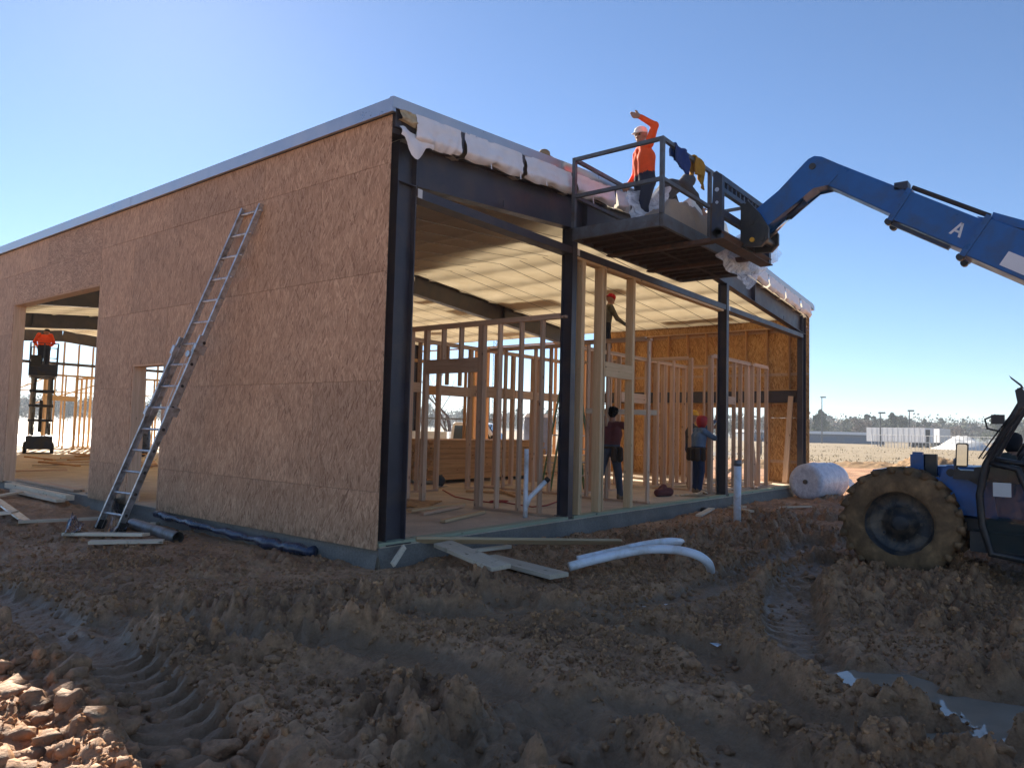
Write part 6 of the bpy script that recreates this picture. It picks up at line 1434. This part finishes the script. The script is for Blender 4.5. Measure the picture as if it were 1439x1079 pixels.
# leafy clump trees: crown of many small faces, uneven and gappy
def clump_mesh(seed, kind):
    r = np.random.default_rng(seed); vs = []; n_ = 3200 if kind != 'twig' else 2600
    lobes = []
    if kind == 'pine':
        for k in range(26): t = r.random(); lobes.append((r.normal(0, .16*(1.15-t)), r.normal(0, .16*(1.15-t)), .25 + .75*t, .16*(1.2-t) + .03))
    else:
        for k in range(16): a = r.uniform(0, 6.28); q_ = r.random()**.5*.38; lobes.append((q_*math.cos(a), q_*math.sin(a), r.uniform(.32,.92)*(1-.3*q_), r.uniform(.08,.2)))
    L = np.array(lobes); i = r.integers(0, len(L), n_); d = r.normal(size=(n_,3)); d /= np.linalg.norm(d, axis=1)[:,None]
    c = L[i,:3] + d*L[i,3:4]*(r.random((n_,1))**.6)*np.array([1,1,.75]); s = r.uniform(.011,.032,(n_,1))
    a = r.normal(size=(n_,3)); a /= np.linalg.norm(a, axis=1)[:,None]; b = np.cross(a, r.normal(size=(n_,3))); b /= np.linalg.norm(b, axis=1)[:,None]
    V = np.stack([c - a*s, c + b*s*.7, c + a*s, c - b*s*.7], 1).reshape(-1, 3); Fq = np.arange(n_*4).reshape(-1, 4)
    me = bpy.data.meshes.new("crown"); me.from_pydata(V.tolist(), [], Fq.tolist()); return me
protos = {}
def leaf_tree(loc, h, kind, seed, label, group, wide=1.0):
    key = (kind, seed % 4)
    if key not in protos:
        me = clump_mesh(seed % 4 + 31*len(kind), kind); me.materials.append({'pine': M_pine, 'twig': M_twig, 'oak': M_pine2}[kind])
        m = MB(); m.tube([(0,0,-.03),(.004,.003,.4),(0,.006,.85)], [.022,.016,.006], 6); tm = bpy.data.meshes.new("trunk"); tm.from_pydata(m.v, [], m.f); tm.materials.append(M_bark); protos[key] = (me, tm)
    me, tm = protos[key]; T = thing({'pine':"pine_tree",'twig':"bare_tree",'oak':"oak_tree"}[kind], loc, label, "tree", group, random.uniform(0, 6.28)); Mx = WM[T.name] @ Matrix.Diagonal((h*wide, h*wide, h, 1))
    reg(bpy.data.objects.new("crown", me), T, Mx); reg(bpy.data.objects.new("trunk", tm), T, Mx)
random.seed(17)
GRP = {'pine': ("dark pine in the belt of trees along the horizon", "pines along the horizon"), 'twig': ("leafless grey-brown tree in the belt along the horizon", "bare trees along the horizon"), 'oak': ("olive-green tree in the belt along the horizon", "green trees along the horizon")}
for k in range(150):
    x = 1110 + 360*random.random() if k < 95 else random.choice((random.uniform(570, 830), random.uniform(830, 1110), random.uniform(0, 240)))
    D = random.uniform(240, 420); c = atD(x, 600, D); kind = random.choice(('pine','pine','twig','oak')); h = random.uniform(7.5, 12.5)*(1 if kind != 'twig' else .8)*(.9 + .2*(D > 330))
    leaf_tree((c.x, c.y, G0), h, kind, random.randrange(99), *GRP[kind], wide=.85 if kind == 'pine' else 1.05)
# the wood behind reads as one mass
def wood_mass(name, r0, r1, az0, az1, n_, h0, h1, label):
    r = np.random.default_rng(3); az = np.radians(r.uniform(az0, az1, n_)); D = r.uniform(r0, r1, n_); bx = CAM.x + D*np.sin(az); by = CAM.y + D*np.cos(az)
    hh = r.uniform(h0, h1, n_); V = []
    per = 64; d = r.normal(size=(n_, per, 3)); d /= np.linalg.norm(d, axis=2)[:,:,None]; rr = r.random((n_, per, 1))**1.1
    cz = np.stack([bx, by, G0 + hh*.55], 1)[:,None,:] + d*rr*np.stack([hh*.36, hh*.36, hh*.48], 1)[:,None,:]; cz = cz.reshape(-1, 3); N_ = len(cz); s = r.uniform(.3, .8, (N_,1))
    a = r.normal(size=(N_,3)); a /= np.linalg.norm(a, axis=1)[:,None]; b = np.cross(a, r.normal(size=(N_,3))); b /= np.linalg.norm(b, axis=1)[:,None]
    V = np.stack([cz - a*s, cz + b*s*.7, cz + a*s, cz - b*s*.7], 1).reshape(-1, 3); Fq = np.arange(N_*4).reshape(-1, 4)
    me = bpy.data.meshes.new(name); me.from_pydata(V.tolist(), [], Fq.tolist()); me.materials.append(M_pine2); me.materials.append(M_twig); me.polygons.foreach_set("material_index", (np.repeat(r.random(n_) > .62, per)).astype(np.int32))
    o = bpy.data.objects.new(name, me); reg(o, None, Matrix.Identity(4)); return tag(o, label, "wood", kind="stuff")
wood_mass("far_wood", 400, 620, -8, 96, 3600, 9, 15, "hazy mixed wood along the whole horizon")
# low ridge behind the wood
m = MB(); vs = []
for i in range(121):
    az = rad(-15 + 115*i/120); D = 900
    for j, (dd, z) in enumerate(((640, G0-1), (800, 12), (900, 17 + 4*float(fbm(np.array(i*.12), np.array(.3), 3, 4))), (1100, G0-1))): vs.append((CAM.x + dd*math.sin(az), CAM.y + dd*math.cos(az), z))
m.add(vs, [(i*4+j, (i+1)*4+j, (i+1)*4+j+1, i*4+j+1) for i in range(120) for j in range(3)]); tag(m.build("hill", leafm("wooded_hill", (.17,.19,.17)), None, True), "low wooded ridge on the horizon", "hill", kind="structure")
# ------------------------------------------------------------------ trailers, poles, fence, low building across the field
def trailer(p0, p1, h, label, door=False):
    p0 = Vector(p0); p1 = Vector(p1); d = (p1-p0).normalized(); rz = math.atan2(d.y, d.x); L = (p1-p0).length
    T = thing("semi_trailer", p0, label, "trailer", None, rz)
    m = MB(); m.box((0,-1.25,1.1),(L,1.25,h)); m.build("box", M_white, T)
    for x in np.arange(1.2, L, 1.2): m = MB(); m.box((x-.03,-1.27,1.15),(x+.03,-1.252,h-.05)); m.build("side_post", M_offw, T)
    m = MB(); m.box((L-.02,-1.2,1.15),(L+.02,1.2,h-.1)) if not door else m.box((L+.005,-1.0,1.25),(L+.02,.2,h-.3)); m.build("rear_door", M_offw if not door else M_black, T)
    for x in (L-1.2, L-2.5):
        for s in (-1, 1): m = MB(); m.lathe([(.25,-.15),(.5,-.14),(.52,0),(.5,.14),(.25,.15)], (x, s*.95, .52), (0,1,0), 18); m.build("wheel", M_rubber, T, True)
    m = MB(); m.box((L-3.2,-.6,.6),(L-.5,.6,1.1)); m.box((2.2,-.8,0),(2.35,-.65,1.1)); m.box((2.2,.65,0),(2.35,.8,1.1)); m.build("landing_gear", M_black, T)
a = atD(1224, 626, 150); b = atD(1306, 628, 138); trailer((a.x, a.y, G0-.2), (b.x, b.y, G0-.2), 3.9, "long white box trailer parked across the field, rear doors open", True)
a = atD(1290, 627, 160); b = atD(1328, 628, 152); trailer((a.x, a.y, G0-.2), (b.x, b.y, G0-.2), 4.0, "second white box trailer standing just behind the long one")
def pole(x, ytop, D, label, arm=True):
    c = atD(x, 600, D); h = (atD(x, ytop, D)).z - G0; T = thing("light_pole", (c.x, c.y, G0), label, "pole"); m = MB(); m.tube([(0,0,0),(0,0,h)], [.16,.09], 8); m.build("mast", M_gsteel, T)
    m = MB(); m.box((-.15,-.9 if arm else -.3,h-.15),(.15,.3,h+.15)); m.build("lamp_head", M_gsteel, T)
pole(1155, 558, 170, "tall leaning light mast standing above the far pines"); pole(1237, 580, 140, "light pole rising left of the white trailers"); pole(1278, 577, 150, "light pole rising behind the middle of the white trailers"); pole(686, 545, 75, "light pole beyond the lumber stacks behind the truck")
c = atD(694, 600, 110); T = thing("lattice_mast", (c.x, c.y, G0), "thin lattice radio mast far beyond the open wall", "mast"); m = MB(); h = 22
for k in range(3): a = 2.09*k; m.tube([(.35*math.cos(a), .35*math.sin(a), 0), (.35*math.cos(a), .35*math.sin(a), h)], .045, 4)
m.build("leg", M_gsteel, T); m = MB()
for z in np.arange(0, h, .7):
    for k in range(3): a, b = 2.09*k, 2.09*(k+1); m.tube([(.35*math.cos(a), .35*math.sin(a), z), (.35*math.cos(b), .35*math.sin(b), z+.7)], .025, 4)
m.build("lattice_brace", M_gsteel, T)
def run(x0, x1, y, D, z0, h, dpt, mats, name, label, cat, roof=None):
    a = atD(x0, 600, D); b = atD(x1, 600, D); a.z = b.z = 0; d = (b-a).normalized(); T = thing(name, (a.x, a.y, G0), label, cat, None, math.atan2(d.y, d.x)); L = (b-a).length
    m = MB(); m.box((0,0,z0),(L,dpt,h)); m.build("wall", mats[0], T)
    if roof: m = MB(); m.prism([(-.6,h+.002),(dpt/2,h+roof),(dpt+.6,h+.002)], 0, -.3, L+.3); m.build("roof", mats[1], T)
    return T, L
T, L = run(1050, 1243, 0, 185, 0, 2.2, 8, (plain("far_grey_wall", (.20,.22,.26), .7), M_white), "long_shed", "long low shed with a pale roof edge across the field", "shed"); m = MB(); m.box((-.3,-.8,2.202),(L+.3,8.5,2.9)); m.build("roof", M_white, T)
for k in range(0, int(L), 6): m = MB(); m.box((k+.5,-.02,.6),(k+4.5,-.003,1.6)); m.build("panel", plain("far_blue_panel", (.16,.20,.27), .5) if k == 0 else bpy.data.materials["far_blue_panel"], T)
FN = []
a = atD(1225, 600, 130); b = atD(1400, 600, 112); a.z = b.z = G0; n_ = 34
fz = thing("picket_fence", a, "pale chain-link fence of close posts behind the trailers", "fence")
for k in range(n_+1): p = a.lerp(b, k/n_); m = MB(); m.tube([p, p + Vector((0,0,2.2))], .05, 5); m.buildw("post", M_offw, fz)
m = MB(); m.tube([a + Vector((0,0,2.15)), b + Vector((0,0,2.15))], .04, 5); m.tube([a + Vector((0,0,1.1)), b + Vector((0,0,1.1))], .025, 5); m.buildw("rail", M_offw, fz)
a = atD(1330, 600, 128); b = atD(1372, 600, 118); a.z = b.z = G0-.2
m = MB(); vs = []; 
for i in range(25):
    for j in range(11): u, v = i/24, j/10; p = a.lerp(b, u); n2 = Vector((-(b-a).y, (b-a).x, 0)).normalized(); vs.append(p + n2*(v-.5)*7 + Vector((0,0,2.6*math.sin(math.pi*u)**.7*math.sin(math.pi*v)**.8*(.8+.5*float(fbm(np.array(u*5), np.array(v*5), 3, 3))))))
m.add(vs, [(i*11+j, (i+1)*11+j, (i+1)*11+j+1, i*11+j+1) for i in range(24) for j in range(10)]); tag(m.build_at("gravel_heap", M_offw, a, True), "pale gravel heap beside the chain-link fence", "heap")
# dirt piles on the site edge
def pile(px, py, rx, ry, h, seed, label):
    c = onZ(px, py, G0); n_ = 44; vs = []
    for i in range(n_+1):
        for j in range(n_+1):
            u, v = 2*i/n_-1, 2*j/n_-1; r = math.hypot(u, v); x, y = c.x + u*rx, c.y + v*ry
            n1 = float(fbm(np.array(x*1.3), np.array(y*1.3), 4, seed)); n2 = abs(float(fbm(np.array(x*3.5), np.array(y*3.5), 3, seed+3)))
            vs.append((x, y, G0 - .15 + max(0, 1-r**1.3)*h*(.75+.5*n1) + .22*h*n2*(r < 1)))
    m = MB(); m.add(vs, [(i*(n_+1)+j, (i+1)*(n_+1)+j, (i+1)*(n_+1)+j+1, i*(n_+1)+j+1) for i in range(n_) for j in range(n_)]); tag(m.build_at("dirt_pile", M_pile, (c.x, c.y, G0), True), label, "dirt pile")
pile(1312, 660, 2.6, 2.2, 1.25, 5, "tall brown dirt pile behind the telehandler's front wheel")
pile(1215, 655, 3.0, 3.2, .55, 9, "low sunlit spoil ridge between the wrapped roll and the wheel")
pile(1075, 655, 3.5, 2.5, .5, 14, "spoil heap outside the far window opening")
pile(770, 640, 3.0, 4.0, .6, 19, "low dirt heap beyond the open wall near the toilet")
# dry grass out in the pasture
r = np.random.default_rng(12); N_ = 16000; az = np.radians(r.uniform(28, 92, N_)); D = 34 + 110*r.random(N_)**1.5; bx = CAM.x + D*np.sin(az); by = CAM.y + D*np.cos(az)
ok = (np.hypot(np.maximum(np.maximum(-bx, bx-WB), 0), np.maximum(np.maximum(-by, by-LB), 0)) > 24) & (vnoise(bx*.13, by*.13, 4) > .38); bx, by = bx[ok], by[ok]; N_ = len(bx); hh = r.uniform(.04, .17, N_); a = r.uniform(0, 6.28, N_); ww = hh*.45
V = np.stack([np.stack([bx-ww*np.cos(a), by-ww*np.sin(a), np.full(N_, G0-.1)], 1), np.stack([bx+ww*np.cos(a), by+ww*np.sin(a), np.full(N_, G0-.1)], 1), np.stack([bx+r.normal(0,.1,N_), by+r.normal(0,.1,N_), G0+hh], 1)], 1).reshape(-1, 3)
me = bpy.data.meshes.new("dry_grass"); me.from_pydata(V.tolist(), [], np.arange(N_*3).reshape(-1,3).tolist()); me.materials.append(M_grass_d); o = bpy.data.objects.new("dry_grass", me); reg(o, None, Matrix.Identity(4)); tag(o, "dry tan grass tufts over the far pasture", "grass", kind="stuff")

# ------------------------------------------------------------------ the air: thin winter haze
m = MB(); m.box((-2600,-2600,-3), (2600,2600,25)); hz = m.build("haze", M_white, None); hz.data.materials.clear()
hm = bpy.data.materials.new("winter_haze"); hm.use_nodes = True; hn = hm.node_tree; hn.nodes.remove(hn.nodes["Principled BSDF"]); pv = hn.nodes.new("ShaderNodeVolumePrincipled")
pv.inputs["Color"].default_value = (.80,.88,1,1); pv.inputs["Density"].default_value = .00045; pv.inputs["Anisotropy"].default_value = .2; hn.links.new(pv.outputs[0], hn.nodes["Material Output"].inputs["Volume"]); hz.data.materials.append(hm)
tag(hz, "thin pale winter haze over the whole site", "haze", kind="stuff")
print("objects", len(bpy.data.objects), "tris", sum(len(m.polygons) for m in bpy.data.meshes))
